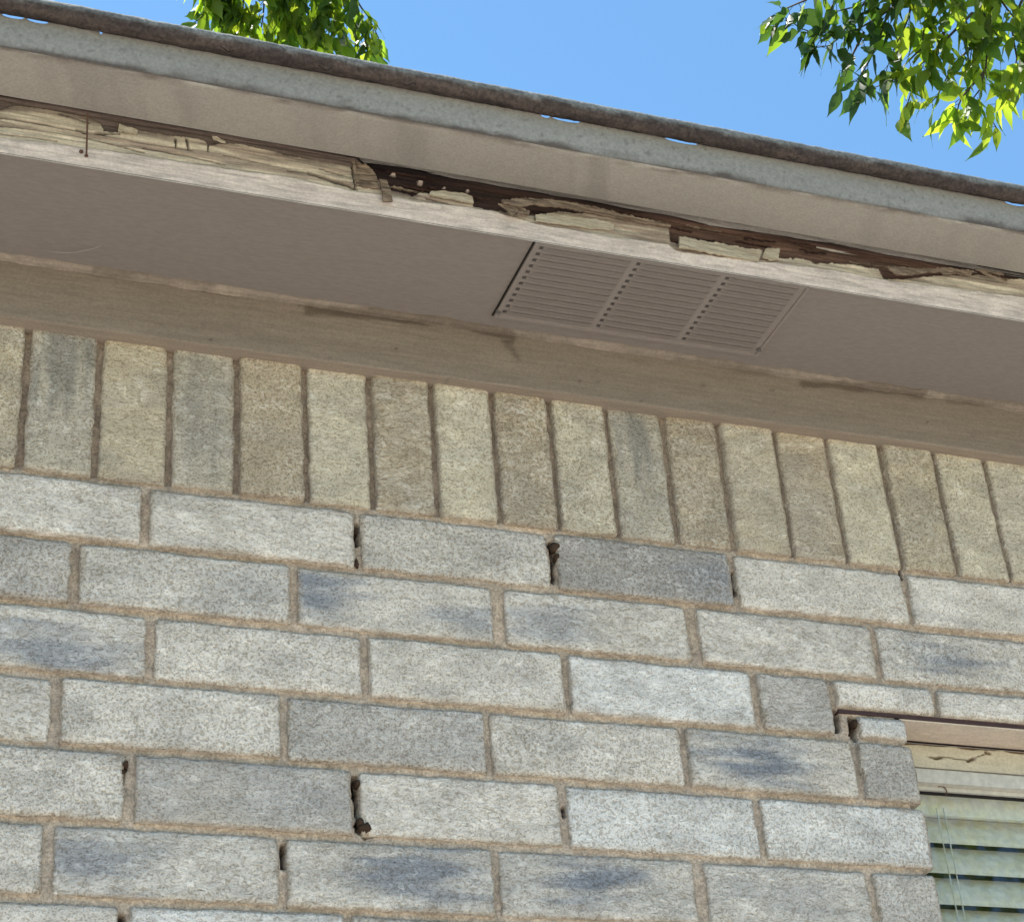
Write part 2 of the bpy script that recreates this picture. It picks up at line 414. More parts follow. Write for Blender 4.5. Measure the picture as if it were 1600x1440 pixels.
# soldier course
STOP = 0.235
stones = [(TN, []), (OL, [(0, .4, 1.0, .8, .7)]), (TN, []), (OL, [(-.2, 0, .9, 1.2, .35)]), (BR, []), (CR, []), (BR, []), (CR, []), (BR, []), (CR, []),
          (OL, [(0, .4, .7, .7, .7)]), (BR, []), (TN, []), (BR, []), (CR, []), (TN, []), (CR, []), (CR, [])]
sx = {0: .0, }
spx = [(38, 620), (153, 635), (266, 650), (371, 665), (478, 677), (582, 689), (679, 701), (776, 715), (866, 726), (958, 737), (1049, 750), (1136, 761), (1226, 773), (1310, 784), (1395, 795), (1479, 805), (1561, 815)]
jx = [on_y(u, v, 0)[0] for u, v in spx]
jx = [jx[0] - SW] + jx + [jx[-1] + SW]
for i in range(len(jx) - 1):
    tn, pt = stones[i]
    gl = JT * random.uniform(.82, 1.0)
    add_brick(jx[i] + gl / 2, jx[i + 1] - gl / 2, JT / 2, STOP, tn, pt, long_dir=1)
xl, xr = jx[0], jx[-1]
far = MB()
def far_brick(x0, x1, z0, z1, near=False):
    if x1 - x0 < 0.02: return
    if near: add_brick(x0, x1, z0, z1, random.choice(pal), long_dir=int(z1 - z0 > .15)); return
    far.box((x0, random.uniform(-.001, .001), z0), (x1, 0.085, z1))
x = xl
while x > XMIN: far_brick(x - SW + JT / 2, x - JT / 2, JT / 2, STOP, x > xl - 3 * SW); x -= SW
x = xr
while x < XMAX: far_brick(x + JT / 2, x + SW - JT / 2, JT / 2, STOP, x < xr + 3 * SW); x += SW
for k in range(1, 30):
    z1, z0 = ztop(k), zbot(k)
    if z0 < GZ: break
    if k in ext: l0, r0 = ext[k][0][0], ext[k][-1][0]
    else: l0 = r0 = (0.1 if k % 2 else 0.1 + LB / 2)
    x = l0
    while x > XMIN: far_brick(x - LB + JT / 2, x - JT / 2, z0, z1, x > l0 - LB * .5 and k < 9); x -= LB
    if k <= 2 or k > 17:
        x = r0
        while x < XMAX: far_brick(x + JT / 2, x + LB - JT / 2, z0, z1, x < r0 + LB and k < 3); x += LB
    else:
        if k > 6:
            x = r0
            while x < XJ: far_brick(x + JT / 2, min(x + LB - JT / 2, XJ), z0, z1, k < 9); x += LB
        x = WX1 + (0 if k % 2 else -0.0)
        if k >= 3:
            if k % 2: far_brick(WX1, WX1 + LB / 2 - JT, z0, z1); x = WX1 + LB / 2
            while x < XMAX: far_brick(x + JT / 2, x + LB - JT / 2, z0, z1); x += LB
fv = np.array(far.v)
fo = mesh_obj('brick', far.v, far.f, m_brick, wall, cols=np.array(LT)[None, :] * (0.7 + 0.45 * np.repeat(RNG.random(len(fv) // 8), 8))[:, None])
tag(fo, kind='stuff')

# mortar: one sheet behind the brick faces, dug out where it has fallen away
def w2(u, v):
    p = on_y(u, v, 0); return (p[0], p[2])
def mortar_sheet(x0, x1, z0, z1, st, fine=True):
    nx = int((x1 - x0) / st) + 1; nz = int((z1 - z0) / st) + 1
    X, Z = np.meshgrid(np.linspace(x0, x1, nx), np.linspace(z0, z1, nz))
    Y = 0.0072 - 0.0034 * (fbm(X * 30, Z * 30, 3, 3) - 0.4) - 0.0036 * (fbm(X * 130, Z * 130, 8, 3) - 0.5)
    col = np.array((0.46, 0.355, 0.262))[None, None, :] * (0.82 + 0.36 * fbm(X * 14, Z * 14, 77, 3))[..., None]
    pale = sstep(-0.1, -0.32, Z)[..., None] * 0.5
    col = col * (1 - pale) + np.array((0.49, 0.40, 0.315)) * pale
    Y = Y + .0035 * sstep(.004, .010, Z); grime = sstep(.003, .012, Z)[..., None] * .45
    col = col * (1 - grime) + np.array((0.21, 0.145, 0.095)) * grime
    if fine:
        holes = [([(559, 818), (560, 845)], .0034, .030), ([(866, 848), (868, 868)], .0052, .03), ([(867, 868), (867, 905)], .0028, .010),
                 ([(557, 1213), (558, 1240), (562, 1268)], .0032, .028), ([(566, 1286), (578, 1296)], .0065, .022), ([(445, 1320), (445, 1350)], .0028, .03),
                 ([(196, 1190), (194, 1198)], .0030, .012), ([(190, 1210), (190, 1214)], .003, .01), ([(1149, 893), (1151, 925)], .003, .012),
                 ([(1309, 1112), (1311, 1135)], .005, .02), ([(1334, 1122), (1338, 1148)], .0045, .03),
                 ([(191, 1430), (190, 1440)], .004, .02), ([(884, 1258), (885, 1270)], .0022, .008),
                 ([(1410, 880), (1413, 900)], .002, .006)]
        for pts, r, dep in holes:
            d = seg_dist(X, Z, [w2(*p) for p in pts]) / r + 0.9 * (fbm(X * 160, Z * 160, 40, 2) - 0.5)
            mk = 1 - sstep(0.6, 1.2, d)
            Y = np.maximum(Y, 0.007 * (mk > .02) + dep * mk)
            mk2 = (1 - sstep(0.7, 1.5, d))[..., None]
            col = col * (1 - mk2) + np.array((0.045, 0.028, 0.02)) * mk2
    return X, Y, Z, col, nx, nz
FX0, FX1, FZ0, FZ1 = -0.14, 1.50, -0.60, 0.215
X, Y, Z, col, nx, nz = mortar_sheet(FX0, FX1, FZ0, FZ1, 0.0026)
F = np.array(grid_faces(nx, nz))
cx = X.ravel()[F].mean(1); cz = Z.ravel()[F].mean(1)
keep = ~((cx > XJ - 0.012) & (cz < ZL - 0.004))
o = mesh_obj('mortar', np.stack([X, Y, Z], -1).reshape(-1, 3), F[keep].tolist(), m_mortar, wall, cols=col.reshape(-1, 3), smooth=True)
mb = MB()     # mortar bed outside the detailed area, and the body of the wall behind
mb.box((XMIN, .0065, GZ), (FX0, .08, STOP)).box((FX0, .0065, GZ), (XJ - .012, .08, FZ0)).box((FX1, .0065, ZL), (XMAX, .08, STOP))
mb.box((WX1 + .012, .0065, GZ), (XMAX, .08, ZL)).box((XJ - .012, .0065, GZ), (WX1 + .012, .08, WZ0))
mb.box((FX0, .045, FZ0), (XJ - .012, .08, ZL - .0)).box((FX0, .045, ZL), (FX1, .08, .215))
o = mesh_obj('mortar_bed', mb.v, mb.f, m_mortar, wall, cols=np.tile((0.34, 0.28, 0.22), (len(mb.v), 1)))

# crumbs of brown mud and old insect nest stuck in the open joints
m_mud = plain('mud_crumb', (.055, .034, .023), .95, .1, bd=.004)
def crumb(u, v, ru, rv, prot):
    c = on_y(u, v, 0); vs_ = []; n, m_ = 14, 8; sd = random.uniform(0, 50)
    for j in range(m_ + 1):
        for i in range(n):
            a = 2 * math.pi * i / n; b = math.pi * j / m_
            k = 1 + .9 * (float(fbm(math.cos(a) * 1.6 + sd, j * .7 + math.sin(a) * 1.6, 3, 3)) - .5)
            vs_.append((c[0] + ru * k * math.sin(b) * math.cos(a), .006 - prot * k * math.sin(b) * math.sin(a) * 1.0, c[2] + rv * k * math.cos(b)))
    f = [(j * n + i, j * n + (i + 1) % n, (j + 1) * n + (i + 1) % n, (j + 1) * n + i) for j in range(m_) for i in range(n)]
    return mesh_obj('mud_crumb', vs_, f, m_mud, wall, smooth=True)
for q in ((573, 1291, .0085, .006, .009), (565, 1283, .004, .005, .007), (868, 853, .0065, .006, .010), (871, 868, .0035, .0045, .007), (559, 1222, .003, .004, .008), (197, 1192, .0035, .0045, .009), (193, 1204, .0025, .003, .007), (1337, 1128, .004, .006, .009), (559, 826, .0025, .004, .004), (559, 876, .0028, .006, .003)):
    crumb(*q)

# backing of the house (closed body that keeps the sun off the wall)
hb = MB()
HX0, HX1, HY1 = -4.8, 6.5, 8.0
hb.box((HX0, .0815, GZ), (XJ - .03, .24, .40)).box((WX1 + .03, .0815, GZ), (HX1, .24, .40)).box((XJ - .03, .0815, GZ), (WX1 + .03, .24, WZ0 - .02)).box((XJ - .03, .0815, ZL + .03), (WX1 + .03, .24, .40))
hb.box((HX0, .24, GZ), (HX0 + .2, HY1, .40)).box((HX1 - .2, .24, GZ), (HX1, HY1, .40)).box((HX0 + .2, HY1 - .2, GZ), (HX1 - .2, HY1, .40))
hb.box((HX0 + .2, .24, .28), (HX1 - .2, HY1 - .2, .40)).box((HX0, 0, GZ), (XMIN, .0815, .27)).box((XMAX, 0, GZ), (HX1, .0815, .27))
o = hb.build('house_body', plain('grey_render', (0.32, 0.30, 0.27), 0.9)); tag(o, 'plain grey house body standing behind the brick wall', 'house')

# ------------------------------------------------------------------ eave
HS = 0.282; D = 0.2079; ZG = 0.3635; YF = 0.284; ZT = 0.4145
EX0, EX1 = -1.6, 3.4
# soffit
sp = MB(); sp.box((EX0, -D + 0.0016, HS), (EX1, 0.08, HS + 0.012))
so = sp.build('soffit', m_soffit); tag(so, 'flat taupe painted soffit panel spanning between frieze board and rotten fascia', 'soffit')
# frieze board: face, grain and stains
def strip_grid(name, x0, x1, section, st, m, parent, colf, yz_noise=None):
    """section: list of (y,z) swept along x with subdivision; colf(X,S)->rgb"""
    nx = int((x1 - x0) / st) + 1; ns = len(section)
    xs = np.linspace(x0, x1, nx)
    sec = np.array(section)
    X = np.tile(xs, (ns, 1)); Y = np.repeat(sec[:, 0:1], nx, 1); Z = np.repeat(sec[:, 1:2], nx, 1)
    if yz_noise: Y, Z = yz_noise(X, Y, Z)
    return mesh_obj(name, np.stack([X, Y, Z], -1).reshape(-1, 3), grid_faces(nx, ns), m, parent, cols=colf(X, Y, Z).reshape(-1, 3), smooth=True)
m_fr = tone_mat('frieze_board_paint', stretch=(0.08, 1, 1), sc=200, rough=0.65, lo=0.88, hi=1.08, bd=0.0009)
frz = empty('frieze_board', 'brown painted frieze board with damp stains running above the soldier bricks', 'board', (0, 0, HS))
zb = 0.1965
ys = -0.019
sec = [(0.03, zb + .0005)] + [(y, zb) for y in np.linspace(-.001, ys + .0015, 5)] + [(ys + .0004, zb + .0004), (ys, zb + .0015)] + [(ys, z) for z in np.linspace(zb + .004, HS - .0005, 26)]
stainp = [([(480, 484), (560, 492), (640, 500), (720, 508), (800, 530)], .006, .75), ([(1255, 600), (1310, 604), (1400, 612), (1440, 616)], .005, .7), ([(1480, 626), (1600, 637)], .004, .45),
          ([(150, 425), (230, 434), (330, 450)], .004, .45), ([(790, 535), (810, 560)], .004, .5), ([(1090, 565), (1200, 585)], .004, .3)]
def friz_col(X, Y, Z):
    c = np.array((0.205, 0.160, 0.120))[None, None, :] * (0.90 + 0.20 * fbm(X * 5, Z * 40, 5, 4))[..., None]
    for pts, r, am in stainp:
        P = [(on_y(u, v, ys)[0], on_y(u, v, ys)[2]) for u, v in pts]
        d = seg_dist(X, Z, P) / r + 1.6 * (fbm(X * 30, Z * 160, 19, 3) - 0.5)
        mk = (am * (1 - sstep(.5, 1.5, d)))[..., None]; c = c * (1 - mk) + np.array((0.075, 0.055, 0.038)) * mk
    for u, v, r_ in ((329, 530, 3), (320, 455, 3), (327, 450, 2), (372, 522, 2), (96, 598, 3), (136, 596, 3), (470, 478, 2), (512, 560, 2), (700, 590, 2), (905, 596, 3), (935, 597, 3), (1098, 602, 3), (1206, 610, 2), (1002, 628, 2), (250, 505, 2), (60, 470, 2), (620, 545, 2), (1210, 645, 2), (1450, 660, 2), (1520, 680, 3)):
        p = on_y(u, v, ys); d = np.hypot((X - p[0]) * .55, Z - p[2]) / (r_ * .00065)
        mk = (.7 * (1 - sstep(.5, 1.3, d)))[..., None]; c = c * (1 - mk) + np.array((.05, .035, .025)) * mk
    und = (Y > ys + .0012)[..., None]
    return np.where(und, c * 1.25 + 0.02, c)  # lit underside put into the colour as a lighter tone
def friz_n(X, Y, Z):
    return Y + 0.0008 * (fbm(X * 4, Z * 60, 4, 3) - .5), Z + np.where(Z < zb + .003, 0.0016 * (fbm(X * 6, Z * 0, 12, 3) - .5), 0)
strip_grid('board_face', EX0, EX1, sec, 0.004, m_fr, frz, friz_col, friz_n).location = (0, 0, -HS)
# caulk bead in the corner of frieze and soffit
m_caulk = tone_mat('caulk', stretch=(0.5, 1, 1), sc=120, rough=0.5, lo=0.85, hi=1.1, bd=0.0006)
secc = [(ys - .0002 - .0045 * (1 - math.cos(a)) , HS - .0065 * (1 - math.sin(a))) for a in np.linspace(0, math.pi / 2, 6)]
secc = [(ys - .0006, HS - .0072)] + [(ys - .0012 - .0075 * math.sin(a * math.pi / 10) ** 1, HS - .0065 * math.cos(a * math.pi / 10)) for a in range(6)]
def ck_col(X, Y, Z):
    c = np.array((0.24, 0.19, 0.145))[None, None, :] * (0.75 + 0.4 * fbm(X * 25, Z * 40, 9, 3))[..., None]
    for pts, r, am in stainp:
        P = [(on_y(u, v, ys)[0], on_y(u, v, ys)[2]) for u, v in pts]
        d = seg_dist(X, Z, P) / (r * 1.2) + 1.2 * (fbm(X * 60, Z * 100, 29, 3) - 0.5)
        mk = (am * .9 * (1 - sstep(.6, 1.5, d)))[..., None]; c = c * (1 - mk) + np.array((0.10, 0.072, 0.05)) * mk
    return c
def ck_n(X, Y, Z):
    k = 0.55 + 0.9 * fbm(X * 28, Z * 0 + 3, 71, 3)
    return ys + (Y - ys) * k, HS + (Z - HS) * k
strip_grid('caulk_bead', EX0, EX1, secc, 0.004, m_caulk, frz, ck_col, ck_n).location = (0, 0, -HS)

# fascia: height field of paint, worn wood and rot
fas = empty('fascia_board', 'rotten wooden fascia board with peeling cream paint below the gutter', 'fascia', (0, -D, HS))
ZB = HS - 0.0022
top_px = [(-60, 160), (0, 171), (10, 166), (22, 163), (49, 165), (100, 173), (139, 181), (158, 190), (163, 203), (186, 205), (188, 198), (225, 203), (281, 211), (318, 216), (330, 226), (342, 222), (375, 222), (450, 240), (506, 250), (547, 256), (575, 262), (590, 276), (600, 291), (612, 294), (636, 301), (646, 305), (655, 299), (695, 299), (725, 303), (737, 308), (741, 320), (770, 326), (800, 330), (840, 332), (875, 326), (931, 332), (969, 340), (1010, 347), (1046, 353), (1049, 372), (1060, 376), (1131, 386), (1191, 393), (1216, 391), (1221, 401), (1245, 401), (1262, 403), (1275, 409), (1292, 408), (1340, 412), (1375, 418), (1382, 433), (1410, 434), (1450, 430), (1500, 426), (1530, 425), (1570, 431), (1600, 432), (1680, 445)]
str_px = [(-60, 206), (0, 214), (150, 232), (300, 255), (450, 276), (544, 296), (594, 304), (650, 314), (740, 325), (777, 331), (837, 349), (950, 369), (1044, 382), (1056, 391), (1180, 408), (1214, 410), (1300, 421), (1375, 436), (1450, 445), (1600, 464), (1680, 474)]
tp = np.array([on_y(u, v, -D)[[0, 2]] for u, v in top_px]); st_ = np.array([on_y(u, v, -D)[[0, 2]] for u, v in str_px])
def fp(u, v): p = on_y(u, v, -D); return (p[0], p[2])
def fascia_grid(x0, x1, stx, nz):
    nx = int((x1 - x0) / stx) + 1
    X, Z = np.meshgrid(np.linspace(x0, x1, nx), np.linspace(ZB + .0012, ZG + .026, nz))
    edge = np.interp(X, tp[:, 0], tp[:, 1]) + 0.0022 * (fbm(X * 160, X * 0, 6, 3) - .5) + 0.0018 * (fbm(X * 500, Z * 60, 61, 2) - .5)
    strip = np.interp(X, st_[:, 0], st_[:, 1]) + 0.003 * (fbm(X * 60, X * 0 + 2, 16, 3) - .5)
    outside = (X < tp[0, 0]) | (X > tp[-1, 0])
    painted = sstep(-.0006, .0006, np.minimum(edge, ZG - .0008) - Z)
    worn = sstep(-.0008, .0010, Z - strip)
    grain = fbm(X * 12, Z * 420, 33, 3); lng = fbm(X * 5, Z * 160, 34, 3)
    yp = -D + 0.0002 * fbm(X * 50, Z * 50, 3, 2)
    yw = -D + 0.0018 + 0.0022 * (grain - .35) + 0.003 * sstep(.55, .75, lng)
    yr = -D + 0.0115 + 0.009 * (grain - .5) + 0.005 * (lng - .5) + 0.006 * sstep(.02, .0, ZG - Z)
    cp = np.array((0.56, 0.455, 0.375))[None, None, :] * (0.86 + 0.25 * fbm(X * 60, Z * 90, 41, 3))[..., None]
    wcream = fbm(X * 9, Z * 130, 43, 4)
    cw = np.array((0.47, 0.385, 0.275))[None, None, :] * (0.55 + .75 * grain)[..., None]
    bare = (sstep(.42, .60, wcream) * .85)[..., None]
    cw = cw * (1 - bare) + np.array((0.25, 0.185, 0.135)) * bare
    dirty = (sstep(.014, .001, edge - Z) * sstep(.35, .6, fbm(X * 20, Z * 60, 51, 3)) * sstep(.75, .45, X))[..., None] * .8
    cw = cw * (1 - dirty) + np.array((0.12, 0.085, 0.065)) * dirty
    red = fbm(X * 6, Z * 80, 47, 3)[..., None]
    rt = sstep(0.30, 0.85, X)[..., None]     # fresher red-brown wood to the right
    cr = (np.array((0.022, 0.012, 0.011)) * (1 - rt) + np.array((0.135, 0.075, 0.052)) * rt) * (0.25 + 0.7 * red + 0.9 * (grain[..., None] - .3))
    Y = yp * (1 - worn) + yw * worn; Cc = cp * (1 - worn)[..., None] + cw * worn[..., None]
    cracks = [([(-20, 178), (60, 190), (135, 205), (187, 207)], .0014), ([(-20, 192), (60, 200), (140, 213), (225, 236)], .0013), ([(120, 200), (225, 221), (300, 233)], .001),
              ([(225, 228), (300, 243), (352, 255)], .0014), ([(484, 268), (520, 280), (556, 292)], .0026), ([(500, 262), (550, 276)], .001), ([(450, 265), (484, 268)], .001),
              ([(0, 207), (90, 218)], .0007), ([(668, 308), (700, 316)], .0012), ([(838, 340), (890, 341)], .0012), ([(550, 250), (552, 268), (557, 294)], .0012),
              ([(350, 240), (450, 262)], .0007), ([(95, 176), (140, 190)], .0012), ([(275, 215), (276, 228)], .0012), ([(292, 214), (296, 232)], .0014), ([(326, 220), (326, 235)], .001)]
    for pts, r in cracks:
        d = seg_dist(X, Z, [fp(*p) for p in pts]) / r + .8 * (fbm(X * 100, Z * 400, 88, 2) - .5)
        mk = 1 - sstep(.5, 1.3, d); Y = Y + .005 * mk * painted
        Cc = Cc * (1 - .85 * mk[..., None]) + np.array((0.05, 0.032, 0.022)) * .85 * mk[..., None]
    spl = (sstep(.010, .0, np.abs(X - fp(590, 300)[0])) * sstep(.002, .0, edge - Z))[..., None]
    lf = sstep(fp(578, 265)[0], fp(556, 262)[0], X)
    yr = yr * (1 - lf) + (-D + .0050 + .004 * (grain - .5) + .003 * (lng - .5)) * lf
    stw = np.array((.125, .088, .070))[None, None, :] * (.35 + 1.1 * grain + .5 * (lng - .5))[..., None]
    cr = cr * (1 - lf[..., None]) + stw * lf[..., None]
    Y = Y * painted + yr * (1 - painted); Cc = Cc * painted[..., None] + cr * (1 - painted[..., None])
    gap_shade = sstep(-.002, -.012, ZG - Z)[..., None]; Cc = Cc * (1 - gap_shade) + np.array((.02, .014, .012)) * gap_shade  # shade behind the gutter painted dark above its bottom edge
    Y = Y + 0.006 * sstep(-.006, -.018, ZG - Z)
    # bits of paint still stuck in the rot
    for (u, v, r) in ((660, 279, .0034), (618, 265, .0030), (698, 289, .0022), (733, 293, .0018), (1066, 300, .001)):
        a, b = fp(u, v); d = np.hypot((X - a) / 1.4, Z - b) / r + 1.0 * (fbm(X * 200, Z * 200, 58, 2) - .5)
        mk = 1 - sstep(.7, 1.0, d); Y = Y - .004 * mk; Cc = Cc * (1 - mk[..., None]) + np.array((.36, .27, .22)) * mk[..., None]
    return X, Y, Z, Cc, nx
X, Y, Z, Cc, nx = fascia_grid(-0.16, 1.42, 0.0013, 100)
V = np.stack([X, Y, Z], -1).reshape(-1, 3)
o = mesh_obj('board_face', V, grid_faces(nx, 100), m_fascia, fas, cols=Cc.reshape(-1, 3), smooth=True)
o.parent = fas; o.location = (0, D, -HS)
fb = MB()
fb.box((EX0, -D + .0205, HS + .0125), (EX1, -D + .038, .42)); fb.box((-0.16, -D + .001, ZB), (1.42, -D + .0015, ZB + .0011))
fb.box((EX0, -D, ZB), (-.16, -D + .0015, ZG + .02)).box((1.42, -D, ZB), (EX1, -D + .0015, ZG + .02))
o = mesh_obj('board', fb.v, fb.f, m_fascia, fas, cols=np.tile((.50, .44, .38), (len(fb.v), 1))); o.location = (0, D, -HS)

def slab(name, outline_px, y_off, thick, m, parent, bend=None, label=None, seg=10):
    """irregular flake: outline in photo pixels mapped to the fascia plane, given thickness and a bend"""
    up, lo = outline_px
    def dense(pts, sd):
        pts = np.array(pts, float); L = np.concatenate([[0], np.cumsum(np.hypot(*np.diff(pts, axis=0).T))])
        k = max(6, int(max(L[-1], 14) / 3.0)); t = np.linspace(0, L[-1], k)
        q = np.stack([np.interp(t, L, pts[:, 0]), np.interp(t, L, pts[:, 1])], 1)
        j = (fbm(t * .5 + sd, t * 0 + sd, 5, 3) - .5) * 5.0 * np.clip(np.minimum(t, L[-1] - t) / 5 + .35, 0, 1)
        q[:, 1] += j; q[:, 0] += (fbm(t * .6 + sd, t * 0, 7, 2) - .5) * 2
        return q
    sd = random.uniform(0, 90); up = dense(up, sd); lo = dense(lo, sd + 31); k = max(len(up), len(lo))
    rs = lambda q: np.stack([np.interp(np.linspace(0, 1, k), np.linspace(0, 1, len(q)), q[:, i]) for i in (0, 1)], 1)
    up, lo = rs(up), rs(lo)
    lo[:, 1] = np.maximum(lo[:, 1], up[:, 1] + .7)
    n = len(up); vs_ = []
    for s in (0, 1):
        for pts in (up, lo):
            for i, (u, v) in enumerate(pts):
                p = on_y(u, v, -D)
                b = (bend(i / (n - 1)) if bend else 0) + .0016 * (float(fbm(i * .35 + sd, pts is up, 9, 2)) - .5)
                vs_.append((p[0], -D + y_off - b + s * thick, p[2]))
    f = []
    for i in range(n - 1):
        f.append((i, n + i, n + i + 1, i + 1)); f.append((2 * n + i + 1, 3 * n + i + 1, 3 * n + i, 2 * n + i))
        f.append((i + 1, 2 * n + i + 1, 2 * n + i, i)); f.append((n + i, 3 * n + i, 3 * n + i + 1, n + i + 1))
    f.append((0, 2 * n, 3 * n, n)); f.append((n - 1, 2 * n - 1, 4 * n - 1, 3 * n - 1))
    o = mesh_obj(name, vs_, f, m, parent); o.location = (0, D, -HS)
    if label: o['label'] = label
    bv = o.modifiers.new('bevel', 'BEVEL'); bv.width = 0.0006; bv.segments = 1
    return o
# long curled sliver
slab('splinter', ([(776, 326), (800, 321), (826, 320), (875, 320), (931, 328), (969, 337), (1010, 345), (1046, 352)],
                  [(782, 331), (803, 335), (828, 329), (875, 331), (931, 339), (969, 346), (1010, 351), (1047, 356)]), -.001, .0035, m_split, fas, lambda t: .014 * (1 - t) ** 2 + .003, 'long curled sliver of brown split wood')
slab('splinter', ([(774, 327), (788, 326), (806, 328)], [(786, 334), (795, 345), (804, 340)]), -.002, .003, m_split, fas, lambda t: .010)
slab('splinter', ([(806, 330), (818, 331), (826, 336)], [(804, 341), (813, 343), (823, 342)]), -.002, .003, m_split, fas, lambda t: .006)
slab('paint_flake', ([(836, 337), (880, 337), (930, 343), (960, 350)], [(836, 348), (880, 352), (925, 358), (958, 360)]), -.001, .002, m_flake, fas, lambda t: .002 * (1 - t))
slab('paint_flake', ([(1058, 374), (1090, 379), (1131, 384), (1165, 389), (1192, 391)], [(1058, 391), (1090, 395), (1131, 402), (1165, 407), (1186, 408)]), -.001, .004, m_flake, fas, lambda t: .007 * (1 - t), 'pale lifted strip of paint with a square broken end')
slab('paint_flake', ([(1194, 391), (1206, 390), (1217, 391)], [(1190, 404), (1203, 409), (1213, 408)]), -.001, .003, m_flake, fas, lambda t: .003)
slab('splinter', ([(1382, 427), (1400, 424), (1440, 424), (1480, 421), (1521, 424)], [(1396, 438), (1415, 436), (1450, 430), (1482, 428), (1516, 431)]), -.001, .0035, m_split, fas, lambda t: .010 * (1 - t) + .001, 'frayed brown sliver at the right end of the rot')
slab('splinter', ([(1380, 423), (1395, 421), (1424, 419)], [(1386, 430), (1400, 431), (1424, 424)]), -.001, .003, m_split, fas, lambda t: .011 * (1 - t))
slab('splinter', ([(1468, 428), (1480, 425), (1492, 426)], [(1470, 433), (1480, 432), (1492, 429)]), -.001, .002, m_split, fas, lambda t: .005)
slab('splinter', ([(1520, 423), (1545, 432), (1571, 441)], [(1521, 427), (1545, 436), (1570, 444)]), -.001, .002, m_split, fas, lambda t: .005)
slab('splinter', ([(1530, 422), (1556, 427), (1568, 430)], [(1530, 426), (1556, 431), (1567, 433)]), -.001, .002, m_split, fas, lambda t: .003)
slab('splinter', ([(590, 284), (594, 300), (596, 319)], [(602, 287), (608, 302), (611, 320)]), -.001, .003, m_split, fas, lambda t: .006, 'short brown chip of wood hanging down')
slab('splinter', ([(547, 254), (551, 270), (556, 293)], [(553, 253), (556, 270), (560, 292)]), -.001, .0025, m_split, fas, lambda t: .004)
slab('splinter', ([(556, 252), (572, 256), (585, 268), (590, 282)], [(558, 290), (570, 292), (582, 294), (592, 296)]), .001, .003, m_split, fas, lambda t: .003 * t)
slab('splinter', ([(672, 300), (700, 301), (728, 304), (738, 311)], [(670, 306), (700, 312), (725, 318), (739, 319)]), -.001, .003, m_flake, fas, lambda t: .002)
slab('splinter', ([(186, 197), (193, 199), (215, 203)], [(184, 208), (191, 208), (214, 211)]), -.001, .003, m_flake, fas, lambda t: .004 * (1 - t))
slab('splinter', ([(330, 216), (340, 217), (352, 221)], [(332, 222), (342, 223), (352, 225)]), -.001, .002, m_flake, fas, lambda t: .004 * (1 - t))
# random slivers of grain standing proud in the rot
for k in range(26):
    u = random.uniform(600, 1520)
    e = np.interp(u, [p[0] for p in top_px], [p[1] for p in top_px]); gb_ = np.interp(u, [0, 300, 900, 1600], [152, 200, 303, 430])
    if e - gb_ < 14: continue
    v = random.uniform(gb_ + 6, e - 3); L = random.uniform(25, 90); sl = 0.18 + random.uniform(-.03, .05)
    up = [(u + L * t, v + L * t * sl + random.uniform(-1, 1)) for t in (0, .33, .66, 1)]
    if np.interp(up[-1][0], [p[0] for p in top_px], [p[1] for p in top_px]) < up[-1][1] + 1: continue
    lo_ = [(a, b + random.uniform(.8, 2.0)) for a, b in up]
    slab('sliver', (up, lo_), .0075, .003, m_rot if random.random() < .7 else m_split, fas, lambda t, q=random.uniform(-.002, .003): q * t)
nl = MB(); pa = on_y(137, 178, -D - .004); pb = on_y(135, 243, -D - .006); nl.tube([pa, pb], .0011, 8)
nl.tube([pb + np.array((0, 0, .0)), pb + np.array((0, -.0, -.001))], .0024, 8)
o = nl.build('nail', m_rust); tag(o, 'thin rusty nail hanging in front of the peeling fascia at the left', 'nail')
o = MB().tube([on_y(127, 237, -D - .0003), on_y(127, 237, -D - .0018)], .0026, 8).build('nail_head', m_rust, fas); o.location = (0, D, -HS)

# gutter
gut = empty('gutter', 'long painted metal box gutter with a grimy rolled front lip along the roof edge', 'gutter', (0, -D, ZG))
def gput(o): o.location = (0, D, -ZG); return o
m_gu = tone_mat('gutter_underside_paint', stretch=(1, 1, 1), sc=90, rough=0.55, lo=0.95, hi=1.04, bd=0.0003)
m_gf = tone_mat('gutter_face_paint', stretch=(1, 1, 1), sc=150, rough=0.38, lo=0.9, hi=1.06, bd=0.0003)
def gcolu(X, Y, Z):
    c = np.array((0.325, 0.29, 0.245))[None, None, :] * (0.93 + 0.14 * fbm(X * 3, Y * 10, 5, 3))[..., None]
    st = sstep(.45, .8, fbm((X - .35 * Y) * 26, Y * 4, 15, 3)) * (0.35 + .65 * sstep(.35, .65, fbm(X * 2.5, Y * 0, 95, 2)))
    c = c * (1 - .16 * st)[..., None]
    e = sstep(-YF + .008, -YF, Y + .004 * (fbm(X * 60, Y * 0, 25, 3) - .5))[..., None] * .8
    e = e * sstep(.2, .6, fbm(X * 22, Y * 200, 26, 3))[..., None]
    return c * (1 - e) + np.array((.09, .06, .045)) * e
secu = [(-D - .001, ZG)] + [(y, ZG) for y in np.linspace(-D - .004, -YF + .004, 14)] + [(-YF + .0015, ZG + .0008), (-YF + .0004, ZG + .002)]
gput(strip_grid('gutter_bottom', EX0, EX1, secu, 0.004, m_gu, gut, gcolu, lambda X, Y, Z: (Y, Z + .0010 * (fbm(X * 2, Y * 8, 64, 2) - .5))))
slots = [(2, 38, 24), (42, 76, 30), (154, 161, 50), (862, 908, 190), (845, 860, 184), (1040, 1092, 222), (1570, 1600, 312)]
SLP = []
for a, b, v in slots:
    SLP.append((on_y(a, v, -YF)[0], on_y(b, v + (b - a) * .19, -YF)[0]))
